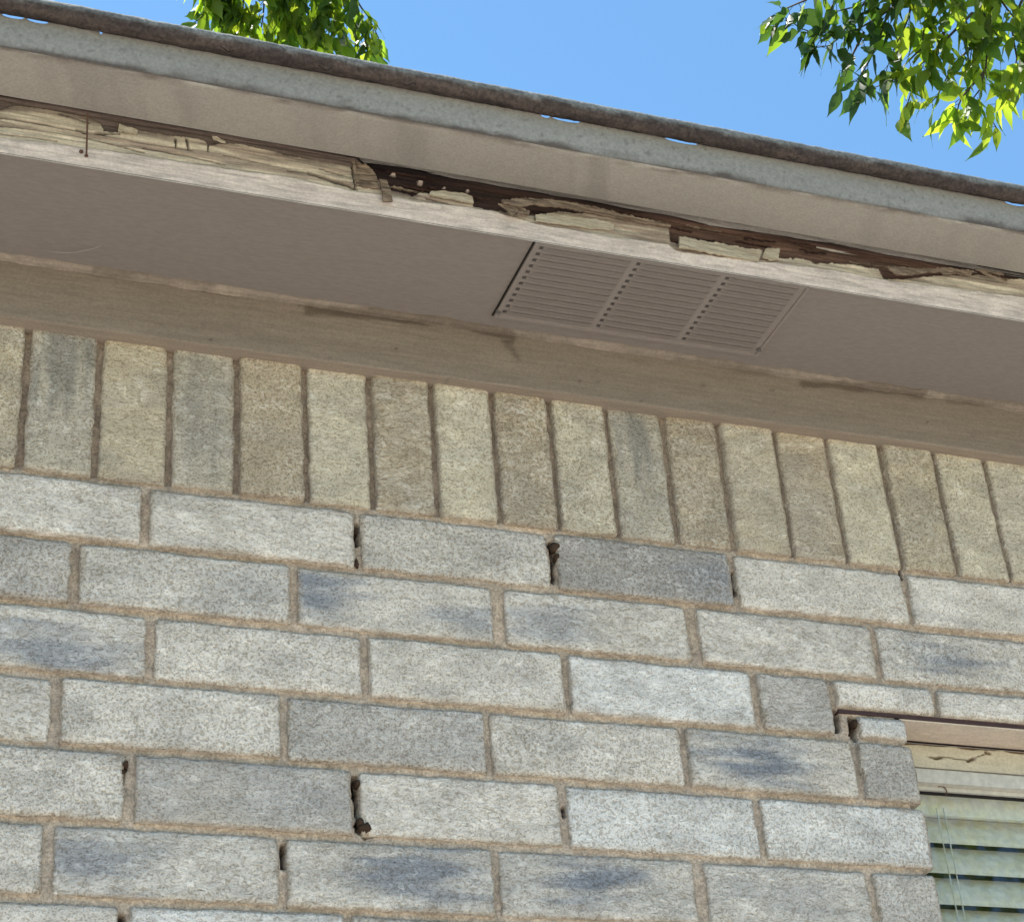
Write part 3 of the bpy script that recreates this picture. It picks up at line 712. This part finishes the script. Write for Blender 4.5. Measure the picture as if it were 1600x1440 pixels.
def gcolf(X, Y, Z):
    c = np.array((0.262, 0.240, 0.205))[None, None, :] * (0.9 + 0.2 * fbm(X * 4, Z * 20, 6, 3))[..., None]
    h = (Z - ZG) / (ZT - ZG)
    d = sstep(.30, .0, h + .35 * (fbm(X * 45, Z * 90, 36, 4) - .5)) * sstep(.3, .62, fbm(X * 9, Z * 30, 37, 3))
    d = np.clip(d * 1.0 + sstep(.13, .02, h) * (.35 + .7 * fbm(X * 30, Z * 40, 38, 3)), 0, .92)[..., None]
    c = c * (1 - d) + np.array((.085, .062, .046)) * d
    sp_ = (sstep(.74, .82, fbm(X * 220, Z * 220, 39, 2)) * .5)[..., None]
    return c * (1 - sp_) + np.array((.12, .10, .08)) * sp_
secf = [(-YF + .0004, ZG + .002), (-YF, ZG + .0032)] + [(-YF, z) for z in np.linspace(ZG + .005, ZT, 14)]
def gfn(X, Y, Z):
    Y = Y - .0012 * np.sin((Z - ZG) / (ZT - ZG) * math.pi) + .0012 * (fbm(X * 2.2, Z * 10, 66, 2) - .5)
    top = sstep(ZT - .006, ZT, Z); cut = np.zeros_like(X)
    for a, b in SLP:
        t = np.clip((X - a) / (b - a), 0, 1); cut = np.maximum(cut, np.sqrt(np.clip(4 * t * (1 - t), 0, 1)))
    return Y, Z - .0034 * cut * top + .0022 * (1 - np.minimum(cut * 4, 1)) * top
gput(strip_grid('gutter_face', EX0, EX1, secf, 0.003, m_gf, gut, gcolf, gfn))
gb_ = MB(); gb_.box((EX0, -D - .0022, ZG + .001), (EX1, -D - .001, .42))
gput(gb_.build('gutter_back', m_rust, gut))
# rolled lip, crusted with dirt
m_lip = tone_mat('grimy_lip', stretch=(1, 1, 1), sc=200, rough=0.8, lo=0.6, hi=1.3, bd=0.0022)
LR = .0123; LY, LZ = -.2925, .4237
na = 22
sec = [(LY + LR * math.cos(2 * math.pi * a / na), LZ + LR * math.sin(2 * math.pi * a / na)) for a in range(na + 1)]
def lipn(X, Y, Z):
    k = 1 + .13 * (fbm(X * 60, (Y + Z) * 120, 68, 3) - .5) + .05 * (fbm(X * 240, (Y - Z) * 300, 168, 2) - .5) + .05 * (fbm(X * 3, Z * 0, 69, 2) - .5)
    under = sstep(LZ, LZ - .008, Z); k = k * (1 + .06 * under * (fbm(X * 150, Y * 200, 70, 2) - .5))
    return LY + (Y - LY) * k, LZ + (Z - LZ) * k
def lipc(X, Y, Z):
    fx = fbm(X * 50, (Y - Z) * 120, 73, 4); big = fbm(X * 5, Y * 0, 74, 3)
    c = np.array((.068, .050, .042))[None, None, :] * (.45 + 1.1 * fx)[..., None]
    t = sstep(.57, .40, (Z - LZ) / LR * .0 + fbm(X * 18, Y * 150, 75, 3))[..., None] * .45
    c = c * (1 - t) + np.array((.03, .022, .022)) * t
    hi = sstep(-.35, .25, ((Z - LZ) * .743 - (Y - LY) * .669) / LR - .62 + .5 * (fx - .5))[..., None]  # sky light on the upper edge painted as a pale band
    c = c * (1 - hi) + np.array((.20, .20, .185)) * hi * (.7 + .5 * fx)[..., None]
    return c
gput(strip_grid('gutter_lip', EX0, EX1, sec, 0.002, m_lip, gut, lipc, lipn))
# debris stuck to the lip: curled twigs
for (u, v, lab) in ((508, 107, 'tiny curled twig stuck on the gutter lip just right of the left tree leaves'), (640, 132, 'tiny bent twig stuck on the middle of the gutter lip'), (355, 78, 'tiny twig on the gutter lip directly below the left tree leaves'), (1240, 248, 'tiny twig on the gutter lip below the right tree')):
    p = on_y(u, v, LY - LR * .95)
    pts = []; a0 = random.uniform(0, 6)
    for k in range(7):
        pts.append((p[0] + (k - 3) * .0028, LY - LR * random.uniform(.95, 1.0), p[2] + .003 * math.sin(a0 + k * .9)))
    o = MB().tube(pts, .0006, 5).build('twig', m_dark); tag(o, lab, 'twig', 'dry twigs caught on the gutter lip')

# roof
roof = empty('roof', 'low pitched asphalt shingle roof behind the gutter', 'roof', (0, -D, .425))
sl = 0.30
rb = MB(); ry0, ry1 = -D - .012, 4.0; rz0 = .4235; rz1 = rz0 + (ry1 - ry0) * sl
def roofslab(y0, z0, y1, z1, t):
    return [(HX0 - .3, y0, z0), (HX1 + .3, y0, z0), (HX1 + .3, y1, z1), (HX0 - .3, y1, z1), (HX0 - .3, y0, z0 + t), (HX1 + .3, y0, z0 + t), (HX1 + .3, y1, z1 + t), (HX0 - .3, y1, z1 + t)]
BF = [(3,2,1,0),(4,5,6,7),(0,1,5,4),(1,2,6,5),(2,3,7,6),(3,0,4,7)]
rb.add(roofslab(ry0, rz0, ry1, rz1, .012), BF); rb.add(roofslab(ry1, rz1, 8.3, rz1 - (8.3 - ry1) * sl, .012), BF)
o = rb.build('roof_deck', m_shingle, roof); o.location = (0, D, -.425)
sh = MB()
for r in range(28):
    y = ry0 + .14 * r; z = rz0 + .0125 + .14 * r * sl + .003
    for c_ in range(38):
        x0 = HX0 - .3 + c_ * .305 + (.15 if r % 2 else 0); j = random.uniform(0, .004)
        sh.add([(x0, y - .004, z + j), (x0 + .30, y - .004, z + j), (x0 + .30, y + .145, z + .042), (x0, y + .145, z + .042), (x0, y - .004, z - .003), (x0 + .30, y - .004, z - .003)], [(0, 1, 2, 3), (4, 5, 1, 0)])
o = sh.build('shingle', m_shingle, roof); o['kind'] = 'stuff'; o.location = (0, D, -.425)

# ------------------------------------------------------------------ soffit vent
VX0, VX1 = on_z(772, 490, HS)[0], 0.9415
VY0 = -0.050; VY1 = -D - .0 + .003
ven = empty('soffit_vent', 'rectangular louvred metal vent painted taupe and screwed to the soffit', 'vent', ((VX0 + VX1) / 2, -.14, HS))
def vput(o): o.location = tuple(-c for c in ven.location); return o
vb = MB(); PZ = HS - .0028
vb.box((VX0, VY1, PZ), (VX1, VY0, HS - .0012))
vput(vb.build('plate', m_vent, ven))
vput(MB().box((VX0 - .0022, VY1, HS - .0011), (VX1, VY0 + .001, HS - .0001)).build('dark_seam', m_dark, ven))  # dark sheet standing for the shaded gap at the vent's left edge
rim = MB()
for a, b in (((VX0, VY1), (VX0 + .004, VY0)), ((VX1 - .004, VY1), (VX1, VY0)), ((VX0 + .004, VY0 - .004), (VX1 - .004, VY0))):
    rim.box((a[0], a[1], PZ - .0017), (b[0], b[1], PZ + .0003))
vput(rim.build('rim', m_vent, ven))
m_slit = plain('vent_slit_shade', (.22, .185, .16), .9); m_end = plain('vent_end_shade', (.075, .062, .055), .9)  # shade in the louver slits and at their ends, painted as strips
c1 = on_z(925, 512, HS)[0]; c2 = on_z(1060, 530, HS)[0]
cols_ = [(VX0 + .012, c1 - .0045), (c1 + .0065, c2 - .0045), (c2 + .0065, VX1 - .012)]
pit = .0122; lw = .0092
def louver_mesh(w_):
    # stamped hood: rises from the plate to an open slit on the house side, closed rounded ends
    xs = [0, .0018, .006, w_ - .006, w_ - .0018, w_]; hs = [0, .45, 1, 1, .45, 0]
    v = []; f = []
    prof = [(-.5, 1.0), (-.40, 1.06), (-.15, .85), (.2, .42), (.5, 0)]
    for x_, h_ in zip(xs, hs):
        for a, b in prof: v.append((x_, a * lw, -b * h_ * .0030))
    n = len(prof)
    for i in range(5):
        for j in range(n - 1): f.append((i * n + j, i * n + j + 1, (i + 1) * n + j + 1, (i + 1) * n + j))
    return v, f
for ci, (a, b) in enumerate(cols_):
    v, f = louver_mesh(b - a); me = None
    k = 0; y = VY0 - .0125
    slit = MB(); ends = MB()
    while y > VY1 + .006:
        if me is None:
            o = mesh_obj('louver', v, f, m_vent, ven, smooth=True); me = o.data
        else:
            o = bpy.data.objects.new('louver', me); C.objects.link(o); o.parent = ven
        o.location = (a - ven.location[0], y - ven.location[1], PZ - HS - .00005)
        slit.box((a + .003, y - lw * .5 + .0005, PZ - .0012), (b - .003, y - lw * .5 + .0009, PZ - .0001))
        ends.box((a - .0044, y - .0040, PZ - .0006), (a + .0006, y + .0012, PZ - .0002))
        y -= pit
    vput(slit.build('slit', m_slit, ven)); vput(ends.build('slit_end_shade', m_end, ven))
for (u, v) in ((777, 489), (1184, 548)):
    p = on_z(u, v, PZ - .001)
    vput(MB().tube([(p[0], p[1] - .004, PZ - .004), (p[0], p[1] - .004, PZ + .0005)], .0030, 10).build('screw', plain('screw_metal', (.2, .19, .18), .5, .5, .6), ven))

# fine dusty threads of cobweb under the soffit
m_web = plain('cobweb_silk', (.30, .28, .26), .8)
web = MB()
for a, b, sg in (((76, 392), (158, 384), .006),):
    p0 = on_z(a[0], a[1], HS - .001); p1 = on_z(b[0], b[1], HS - .001)
    web.tube([p0 + (p1 - p0) * t - np.array((0, 0, sg * 4 * t * (1 - t))) for t in np.linspace(0, 1, 8)], .00035, 4)
tag(web.build('cobweb', m_web), 'faint dusty cobweb thread under the left end of the soffit', 'cobweb')

# ------------------------------------------------------------------ window
win = empty('window', 'painted window head and glass pane recessed in the brick wall at lower right', 'window', (XJ, .06, ZL))
def wput(o): o.location = tuple(-c for c in win.location); return o
m_head = tone_mat('window_head_paint', stretch=(0.3, 1, 1), sc=90, rough=0.6, lo=0.88, hi=1.06, bd=0.0006)
m_white = plain('white_vinyl', (0.50, 0.465, 0.40), 0.45)
m_steel = plain('rusty_lintel', (0.055, 0.028, 0.026), 0.75, bd=.002)
XW0, XW1 = XJ - .028, WX1 + .028
ZH = on_y(1500, 1131, .003)[2]
# steel lintel under the split bricks
lt = MB(); lt.box((XL0 + .006, .004, ZL - .0052), (WX1 + .1, .078, ZL - .0003))
wput(lt.build('lintel', m_steel, win))
yb = on_z(1500, 1163, ZH)[1]
zc = on_y(1500, 1202, yb)[2]; zw = on_y(1500, 1223, yb + .0)[2]
m1 = MB(); m1.box((XJ - .004, .006, ZH), (XW1, yb, ZL - .0056))
o = mesh_obj('head_board', m1.v, m1.f, m_head, win, cols=np.tile((.58, .475, .38), (len(m1.v), 1))); wput(o)
# casing face with a ragged crack of rot along its top
nxc = 420; nzc = 26
Xc, Zc = np.meshgrid(np.linspace(XW0, XW1, nxc), np.linspace(zc, ZH - .0003, nzc))
h = (ZH - Zc); cr = sstep(.0062, .0030, h + .006 * (fbm(Xc * 40, Zc * 0, 101, 3) - .4))
Yc = yb + .001 + .006 * cr
col = np.array((.50, .435, .32))[None, None, :] * (.88 + .2 * fbm(Xc * 20, Zc * 60, 103, 3))[..., None]
col = col * (1 - .85 * cr[..., None]) + np.array((.17, .09, .045)) * .85 * cr[..., None]
def wy(u, v): p = on_y(u, v, yb); return (p[0], p[2])
for pts, r in (([(1452, 1181), (1466, 1184), (1476, 1181)], .0012), ([(1476, 1181), (1500, 1185), (1515, 1187), (1530, 1180), (1545, 1175)], .0008), ([(1513, 1188), (1522, 1184)], .0022), ([(1462, 1184), (1470, 1182)], .002), ([(1541, 1174), (1547, 1176)], .0022)):
    d = seg_dist(Xc, Zc, [wy(*p) for p in pts]) / r; mk = (1 - sstep(.6, 1.3, d)); Yc = Yc + .002 * mk
    col = col * (1 - mk[..., None]) + np.array((.13, .09, .05)) * mk[..., None]
wput(mesh_obj('casing', np.stack([Xc, Yc, Zc], -1).reshape(-1, 3), grid_faces(nxc, nzc), m_head, win, cols=col.reshape(-1, 3), smooth=True))
wput(MB().box((XW0, yb + .0085, zc), (XW1, yb + .03, ZL - .006)).build('casing_back', m_white, win))
# white frame stepping back to the glass
y1 = yb + .004
fr = MB(); fr.box((XW0, y1, zw), (XW1, y1 + .03, zc - .0004))
z2 = on_y(1500, 1237, y1 + .012)[2]
fr.box((XW0, y1 + .012, z2), (XW1, y1 + .028, zw - .0002))
zbot_w = WZ0 + .02
fr.box((XW0, y1 + .0005, WZ0), (XW0 + .020, y1 + .03, zw - .0004)).box((XW1 - .02, y1 + .0005, WZ0), (XW1, y1 + .03, zw - .0004)).box((XW0 + .02, y1 + .0005, WZ0), (XW1 - .02, y1 + .03, WZ0 + .04))
frame_o = fr.build('frame', m_white, win); wput(frame_o)
gl = NT('window_glass')
gl.b.inputs['Roughness'].default_value = .02
tr = gl.n('ShaderNodeBsdfTransparent'); tr.inputs[0].default_value = (.94, .95, .92, 1)
gs = gl.n('ShaderNodeBsdfGlossy'); gs.inputs['Roughness'].default_value = .015
fz = gl.n('ShaderNodeFresnel'); fz.inputs[0].default_value = 1.75
geo = gl.n('ShaderNodeNewGeometry'); inv = gl.math('SUBTRACT', 1.0, geo.outputs['Backfacing'])
mxs = gl.n('ShaderNodeMixShader'); gl.l(gl.math('MULTIPLY', fz.outputs[0], inv), mxs.inputs[0]); gl.l(tr.outputs[0], mxs.inputs[1]); gl.l(gs.outputs[0], mxs.inputs[2]); gl.l(mxs.outputs[0], gl.out.inputs[0])
yg = y1 + .02
wput(MB().box((XW0 + .018, yg, WZ0 + .03), (XW1 - .018, yg + .003, z2 + .004)).build('pane', gl.m, win)); pane_o = C.objects[-1]
pane_o.parent = frame_o; pane_o.location = (0, 0, 0)
wput(MB().box((XW0 + .019, yg - .003, z2 - .0035), (XW1 - .019, yg - .0002, z2 - .0002)).build('dark_seam', m_dark, win))  # glazing gasket at the head of the pane
# brick sill
sil = MB(); sil.box((XJ - .02, -.02, WZ0 - .02), (WX1 + .02, .085, WZ0 - .002)); wput(sil.build('sill', m_white, win))
hk = MB(); pb_ = on_y(1482, 1222, y1 - .002)
hk.tube([(pb_[0] - .004 + .007 * math.sin(a), y1 + .010, pb_[2] - .007 + .007 * math.cos(a)) for a in np.linspace(-.6, 2.4, 8)], .0009, 6)
wput(hk.build('hook', m_rust, win))
# blind
bl = empty('window_blind', 'pale horizontal slat blind hanging closed behind the window glass', 'blind', (XJ, yg + .05, zw))
def bput(o): o.location = tuple(-c for c in bl.location); return o
m_slat = plain('ivory_slat', (.72, .69, .60), .5)
yv = yg + .022
zv = on_y(1500, 1275, yv)[2]
bput(MB().box((XW0 + .03, yv, zv), (XW1 - .03, yv + .006, z2 + .03)).build('valance', m_slat, bl))
bput(MB().box((XW0 + .03, yv + .008, zv + .012), (XW1 - .03, yv + .05, z2 + .03)).build('headrail', m_slat, bl))
z_a = on_y(1500, 1321, yv + .02)[2]; z_b = on_y(1500, 1368, yv + .02)[2]; pitch = z_a - z_b
me = None
def slat_mesh():
    v = []; n = 7; tilt = math.radians(62); wd = .0495
    for x_ in (XW0 + .032, XW1 - .032):
        for i in range(n):
            q = i / (n - 1) - .5; a = q * wd; b = .003 * (1 - 4 * q * q)
            v.append((x_ - XJ, a * math.cos(tilt) - b * math.sin(tilt), a * math.sin(tilt) + b * math.cos(tilt)))
    m_ = len(v); v += [(a, b + .0012, c) for a, b, c in v]
    f = []
    for i in range(n - 1):
        f.append((i, n + i, n + i + 1, i + 1)); f.append((m_ + i + 1, m_ + n + i + 1, m_ + n + i, m_ + i))
    f.append((0, m_, m_ + n, n)); f.append((n - 1, 2 * n - 1, m_ + 2 * n - 1, m_ + n - 1))
    return v, f
v, f = slat_mesh(); zc_ = z_a + pitch * .52
while zc_ > WZ0 + .05:
    if me is None: o = mesh_obj('slat', v, f, m_slat, bl, smooth=False); me = o.data
    else: o = bpy.data.objects.new('slat', me); C.objects.link(o); o.parent = bl
    o.location = (0, yv + .024 - bl.location[1], zc_ - bl.location[2]); o.rotation_euler = (0, random.uniform(-.003, .003), 0)
    zc_ -= pitch
cord_m = plain('cord_white', (.6, .6, .55), .8)
for (u0, u1) in ((1463, 1500), (1474, 1511)):
    a = on_y(u0, 1262, yg + .014); b = on_y(u1, 1450, yg + .012); b = a + (b - a) * 2.2
    bput(MB().tube([a, b], .0009, 6).build('cord', cord_m, bl))
# dim room behind
rm = MB(); rm.box((XW0 - .5, 1.3, WZ0 - .5), (XW1 + .5, 1.34, .27))
tag(rm.build('room_wall', plain('dim_plaster', (.25, .24, .22), .9)), kind='structure')

# ------------------------------------------------------------------ trees
def leaf_shape(kind):
    v = []; f = []
    if kind < 3:       # pointed ovate leaf with a drip tip, folded along the midrib
        wd = [0, .12, .19, .20, .155, .085, .03, 0]; xs = [0, .12, .28, .45, .62, .78, .91, 1.05]
        if kind == 1: wd = [0, .09, .135, .14, .115, .07, .025, 0]
        if kind == 2: wd = [0, .15, .24, .17, .20, .09, .03, 0]
        curl = [.14, .3, -.12][kind]
        for x_, w_ in zip(xs, wd):
            z = -curl * x_ * x_; wob = .03 * math.sin(x_ * 17 + kind)
            v += [(x_, 0, z), (x_ - .03, w_, z + w_ * .35 + wob * w_ * 4), (x_ - .03, -w_, z + w_ * .30 - wob * w_ * 3)]
        for i in range(7):
            a = i * 3; b = a + 3
            f += [(a, b, b + 1, a + 1), (a + 2, b + 2, b, a)]
    else:              # three to five pointed lobes
        out = [(0, 0), (.10, .10), (.02, .34), (.22, .22), (.33, .50), (.46, .24), (.60, .20), (.72, .30), (.80, .12), (1.08, 0), (.80, -.12), (.74, -.28), (.60, -.18), (.46, -.22), (.36, -.50), (.22, -.22), (.05, -.36), (.10, -.10)]
        if kind == 4: out = [(a * 1.0, b * .78) for a, b in out]
        v = [(.42, 0, -.05)] + [(a, b, -.2 * a * a + abs(b) * .3) for a, b in out]; n = len(out)
        f = [(0, 1 + i, 1 + (i + 1) % n) for i in range(n)]
    return v, f
leaf_meshes = []
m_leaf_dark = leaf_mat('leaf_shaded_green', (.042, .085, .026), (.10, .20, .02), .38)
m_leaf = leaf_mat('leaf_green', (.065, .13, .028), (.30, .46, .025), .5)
m_leaf_backlit = leaf_mat('leaf_backlit_green', (.13, .20, .035), (.48, .60, .04), .55)  # sun glow through the leaf put into its colour; shaded copy is darker
for mm in (m_leaf_dark, m_leaf, m_leaf_backlit):
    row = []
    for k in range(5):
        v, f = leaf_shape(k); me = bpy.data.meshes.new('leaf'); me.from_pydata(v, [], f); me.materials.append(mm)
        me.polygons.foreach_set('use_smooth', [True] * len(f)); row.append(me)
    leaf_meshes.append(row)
m_bark = wood_mat('bark', (.11, .085, .06), (.045, .034, .026), (1, 1, .25))
m_twig = plain('twig_bark', (.07, .055, .05), .8)
def rot_from(dirv, roll):
    d = dirv.normalized(); up = Vector((0, 0, 1)) if abs(d.z) < .95 else Vector((1, 0, 0))
    y = up.cross(d).normalized(); z = d.cross(y)
    m_ = Matrix((d, y, z)).transposed(); return (m_ @ Matrix.Rotation(roll, 3, 'X'))
def interp_path(pts, n):
    seg = [(pts[i + 1] - pts[i]).length for i in range(len(pts) - 1)]; tot = sum(seg); out = []
    for k in range(n):
        s_ = tot * k / (n - 1); i = 0
        while i < len(seg) - 1 and s_ > seg[i]: s_ -= seg[i]; i += 1
        out.append(pts[i].lerp(pts[i + 1], min(1, s_ / seg[i])))
    return out
def tree(label, base, top, limb_pts, twigs, dist, leaf_px, tone_fn, crown_c, crown_r, n_crown, kinds, dens=1.0, droop=.55):
    t = empty('tree', label, 'tree', base, 'trees overhanging the roof'); B = Vector(base)
    mt = MB(); P = [B, B.lerp(Vector(top), .3) + Vector((.1, .05, 0)), B.lerp(Vector(top), .65) + Vector((-.08, .1, 0)), Vector(top)]
    mt.tube([p - B for p in P], [.30, .24, .2, .12], 12); mt.build('trunk', m_bark, t, True)
    lb = [Vector(p) for p in limb_pts]; n = len(lb)
    MB().tube([p - B for p in lb], [.10 * (1 - i / n) + .012 for i in range(n)], 8).build('limb', m_bark, t, True)
    mb2 = MB()
    for k in range(14):
        a = random.uniform(0, 6.28); e = random.uniform(.1, 1.2); c = Vector(crown_c) + Vector((math.cos(a) * math.cos(e), math.sin(a) * math.cos(e), math.sin(e))) * crown_r * .8
        s_ = B.lerp(Vector(top), random.uniform(.5, 1)); md = s_.lerp(c, .5) + Vector((0, 0, .3))
        mb2.tube([s_ - B, md - B, c - B], [.09, .05, .015], 7)
    mb2.build('limb', m_bark, t, True)
    tw = MB(); cnt = 0; LV = []
    def tw_in(p):
        q = ROWS @ (np.array(p) - CAM); return -20 < 800 + F_PX * q[0] / q[2] < 1620 and -20 < 720 + F_PX * q[1] / q[2]
    for tw_px in twigs:
        pts = [at_dist(u, v, dist + dd) for (u, v, dd) in [(p + (0,))[:3] for p in tw_px]]
        near = min(lb, key=lambda q: (q - pts[0]).length)
        if tw_px[0][1] < -5: tw.tube([near - B, (near.lerp(pts[0], .6) + Vector((0, 0, .08))) - B, pts[0] - B], [.012, .008, .006], 5)
        L = sum((pts[i + 1] - pts[i]).length for i in range(len(pts) - 1))
        pp = interp_path(pts, 8)
        tw.tube([p - B for p in pp], [.0055 * (1 - .75 * i / 7) for i in range(8)], 5)
        nl_ = int(L / dist * F_PX / 9.0 * dens)
        lp = interp_path(pts, max(2, nl_))
        for i, p in enumerate(lp):
            tdir = (pts[-1] - pts[0]).normalized()
            dv = tdir * random.uniform(-.1, .7) + Vector((random.gauss(0, .55), random.gauss(0, .55), random.gauss(-droop, .35)))
            sc_ = leaf_px / F_PX * dist * random.uniform(.65, 1.15)
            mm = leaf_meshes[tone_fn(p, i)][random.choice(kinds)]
            off = dv.normalized() * .012 + Vector((random.gauss(0, .012), random.gauss(0, .012), random.gauss(0, .012)))
            R_ = rot_from(dv, random.uniform(-1.4, 1.4)).to_4x4()
            LV.append((mm, Matrix.Translation(p + off - B) @ R_ @ Matrix.Scale(sc_, 4), tw_in(p)))
            tw.tube([p - B, p + off - B], [.0012, .001], 4)
            cnt += 1
    tw.build('twigs', m_twig, t)
    random.shuffle(LV); LV.sort(key=lambda q: not q[2])
    for mm, mt4, _ in LV[:300]:
        o = bpy.data.objects.new('leaf', mm); C.objects.link(o); o.parent = t; o.matrix_local = mt4
    rest = {}
    for mm, mt4, _ in LV[300:]: rest.setdefault(mm.materials[0].name, []).append((mm, mt4))
    for nm, lst in rest.items():
        v = []; f = []
        for mm, mt4 in lst:
            b0 = len(v); v += [tuple(mt4 @ q.co) for q in mm.vertices]; f += [tuple(i + b0 for i in q.vertices) for q in mm.polygons]
        o = mesh_obj('leaf', v, f, bpy.data.materials[nm], t, smooth=True); o['kind'] = 'stuff'
    # the rest of the crown: leaves nobody could count, outside the frame
    v = []; f = []
    shp = [leaf_shape(k) for k in kinds]
    hub = [Vector(crown_c) + Vector((RNG.normal(), RNG.normal(), RNG.normal() * .7)) * crown_r * .5 for _ in range(60)]
    hub += [p + Vector((0, 0, .35)) for p in lb[1:-1] for _ in range(2)]
    for k in range(n_crown):
        hc = hub[k % len(hub)]; r_ = .55 if k % len(hub) < 60 else .28
        p = hc + Vector((RNG.normal(), RNG.normal(), RNG.normal() * .8)) * r_ * .8
        # keep the clear sky of the frame clear
        q = ROWS @ (np.array(p) - CAM); 
        if q[2] > 0 and -150 < 800 + F_PX * q[0] / q[2] < 1750 and -60 < 720 + F_PX * q[1] / q[2] < 1500: continue
        sv, sf = shp[k % len(shp)]
        R_ = rot_from(Vector((RNG.normal(), RNG.normal(), RNG.normal() - .6)), RNG.uniform(-1.5, 1.5)); s_ = .12 * RNG.uniform(.7, 1.2)
        b0 = len(v); v += [tuple(R_ @ (Vector(a) * s_) + p - B) for a in sv]; f += [tuple(i + b0 for i in q_) for q_ in sf]
    o = mesh_obj('crown', v, f, m_leaf, t); o['kind'] = 'stuff'
    return t
twR = [
 [(1480, -60), (1410, 0), (1350, 45), (1290, 60), (1240, 40), (1215, 20)],
 [(1400, -40), (1385, 30), (1365, 85), (1340, 125), (1315, 140)],
 [(1340, -40), (1300, 10), (1280, 50), (1262, 80)],
 [(1290, -40), (1260, 0), (1225, 15), (1205, 35)],
 [(1380, -30), (1330, 30), (1305, 70), (1275, 75)],
 [(1430, -50), (1420, 30), (1395, 80), (1385, 110)],
 [(1500, -40), (1475, 50), (1430, 85), (1385, 130), (1345, 145)],
 [(1350, 50), (1330, 90), (1320, 120)],
 [(1475, 50), (1460, 100), (1425, 140), (1412, 180)],
 [(1560, -40), (1545, 50), (1540, 110), (1525, 160), (1500, 172), (1495, 195)],
 [(1540, 110), (1500, 155), (1492, 190)],
 [(1625, 40), (1590, 110), (1560, 160), (1545, 180), (1560, 205)],
 [(1610, -30), (1580, 40), (1590, 100), (1575, 140)],
 [(1545, 50), (1490, 100), (1465, 150), (1450, 165)],
 [(1455, -50), (1450, 10), (1440, 60), (1455, 110)],
 [(1480, -50), (1500, 10), (1520, 60), (1515, 100)],
 [(1530, -50), (1570, 10), (1610, 60)],
 [(1520, 20), (1480, 60), (1440, 100), (1400, 120)],
 [(1600, 60), (1620, 100), (1600, 150)], [(1500, -40), (1470, 10), (1455, 40)], [(1550, -40), (1530, 10), (1560, 60)],
 [(1360, -30), (1340, 10), (1300, 20)],
]
def toneR(p, i):  # shaded tone on the left, backlit glow tone on the right
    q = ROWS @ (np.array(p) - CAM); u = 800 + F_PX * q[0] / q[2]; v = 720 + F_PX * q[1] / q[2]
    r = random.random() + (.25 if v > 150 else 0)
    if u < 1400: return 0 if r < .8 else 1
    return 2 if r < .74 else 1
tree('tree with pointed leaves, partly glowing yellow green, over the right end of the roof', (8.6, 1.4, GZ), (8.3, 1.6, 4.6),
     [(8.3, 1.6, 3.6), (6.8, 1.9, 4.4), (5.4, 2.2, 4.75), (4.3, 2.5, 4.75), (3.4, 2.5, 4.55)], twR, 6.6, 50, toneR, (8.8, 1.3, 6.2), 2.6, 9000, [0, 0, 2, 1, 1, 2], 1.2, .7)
twL = [[(310, -60), (325, 0), (315, 28), (305, 35)], [(350, -60), (345, 0), (352, 30)], [(385, -60), (380, 10), (372, 45), (365, 52)], [(415, -60), (412, 20), (405, 62)],
       [(445, -60), (440, 25), (438, 75)], [(475, -60), (470, 20), (478, 80)], [(505, -60), (500, 15), (510, 60), (508, 85)], [(530, -60), (535, 5), (555, 40), (575, 65), (590, 85)],
       [(550, -60), (555, 0), (575, 25), (592, 60)], [(395, -60), (430, -10), (455, 40)], [(335, -60), (370, 0), (395, 35)], [(460, -60), (500, -10), (530, 35), (540, 70)], [(330, 0), (320, 15), (345, 20)], [(300, -40), (340, -5), (380, 15)], [(420, -50), (460, -5), (490, 45), (485, 75)]]
tree('large leafy tree with dense broad drooping leaves over the left part of the roof', (-1.5, 10.6, GZ), (-1.3, 10.4, 6.0),
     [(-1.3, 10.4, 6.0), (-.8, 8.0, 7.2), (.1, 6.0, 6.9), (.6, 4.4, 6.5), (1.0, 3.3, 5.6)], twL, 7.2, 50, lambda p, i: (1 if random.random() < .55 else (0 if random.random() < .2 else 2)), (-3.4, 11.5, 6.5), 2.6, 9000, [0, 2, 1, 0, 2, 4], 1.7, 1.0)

# trees standing in the garden behind the camera: seen only mirrored in the window
def garden_tree(label, x, y, h, r, seed):
    rg = np.random.default_rng(seed)
    t = empty('tree', label, 'tree', (x, y, GZ), 'garden trees facing the house')
    MB().tube([(0, 0, 0), (.1, 0, h * .4), (0, .1, h * .8)], [.2, .15, .06], 10).build('trunk', m_bark, t, True)
    v = []; f = []; hubs = rg.normal(size=(70, 3)) * np.array((r * .5, r * .5, h * .22)) + np.array((0, 0, h * .72))
    for k in range(9000):
        p = hubs[k % 70] + rg.normal(size=3) * .30; a = rg.normal(size=3); a /= np.linalg.norm(a); b = np.cross(a, rg.normal(size=3)); b /= np.linalg.norm(b)
        s_ = .16 * rg.uniform(.6, 1.2); n0 = len(v); v += [tuple(p), tuple(p + a * s_ * .5 + b * s_ * .3), tuple(p + a * s_), tuple(p + a * s_ * .5 - b * s_ * .3)]; f.append((n0, n0 + 1, n0 + 2, n0 + 3))
    o = mesh_obj('crown', v, f, m_leaf, t); o['kind'] = 'stuff'
for k, (x, y, h, r) in enumerate(((5.5, -11, 5.2, 1.7), (9.5, -12, 6.2, 2.2))):
    garden_tree(['bushy round garden tree reflected in the window glass', 'taller garden tree farther along the garden'][k], x, y, h, r, 50 + k)
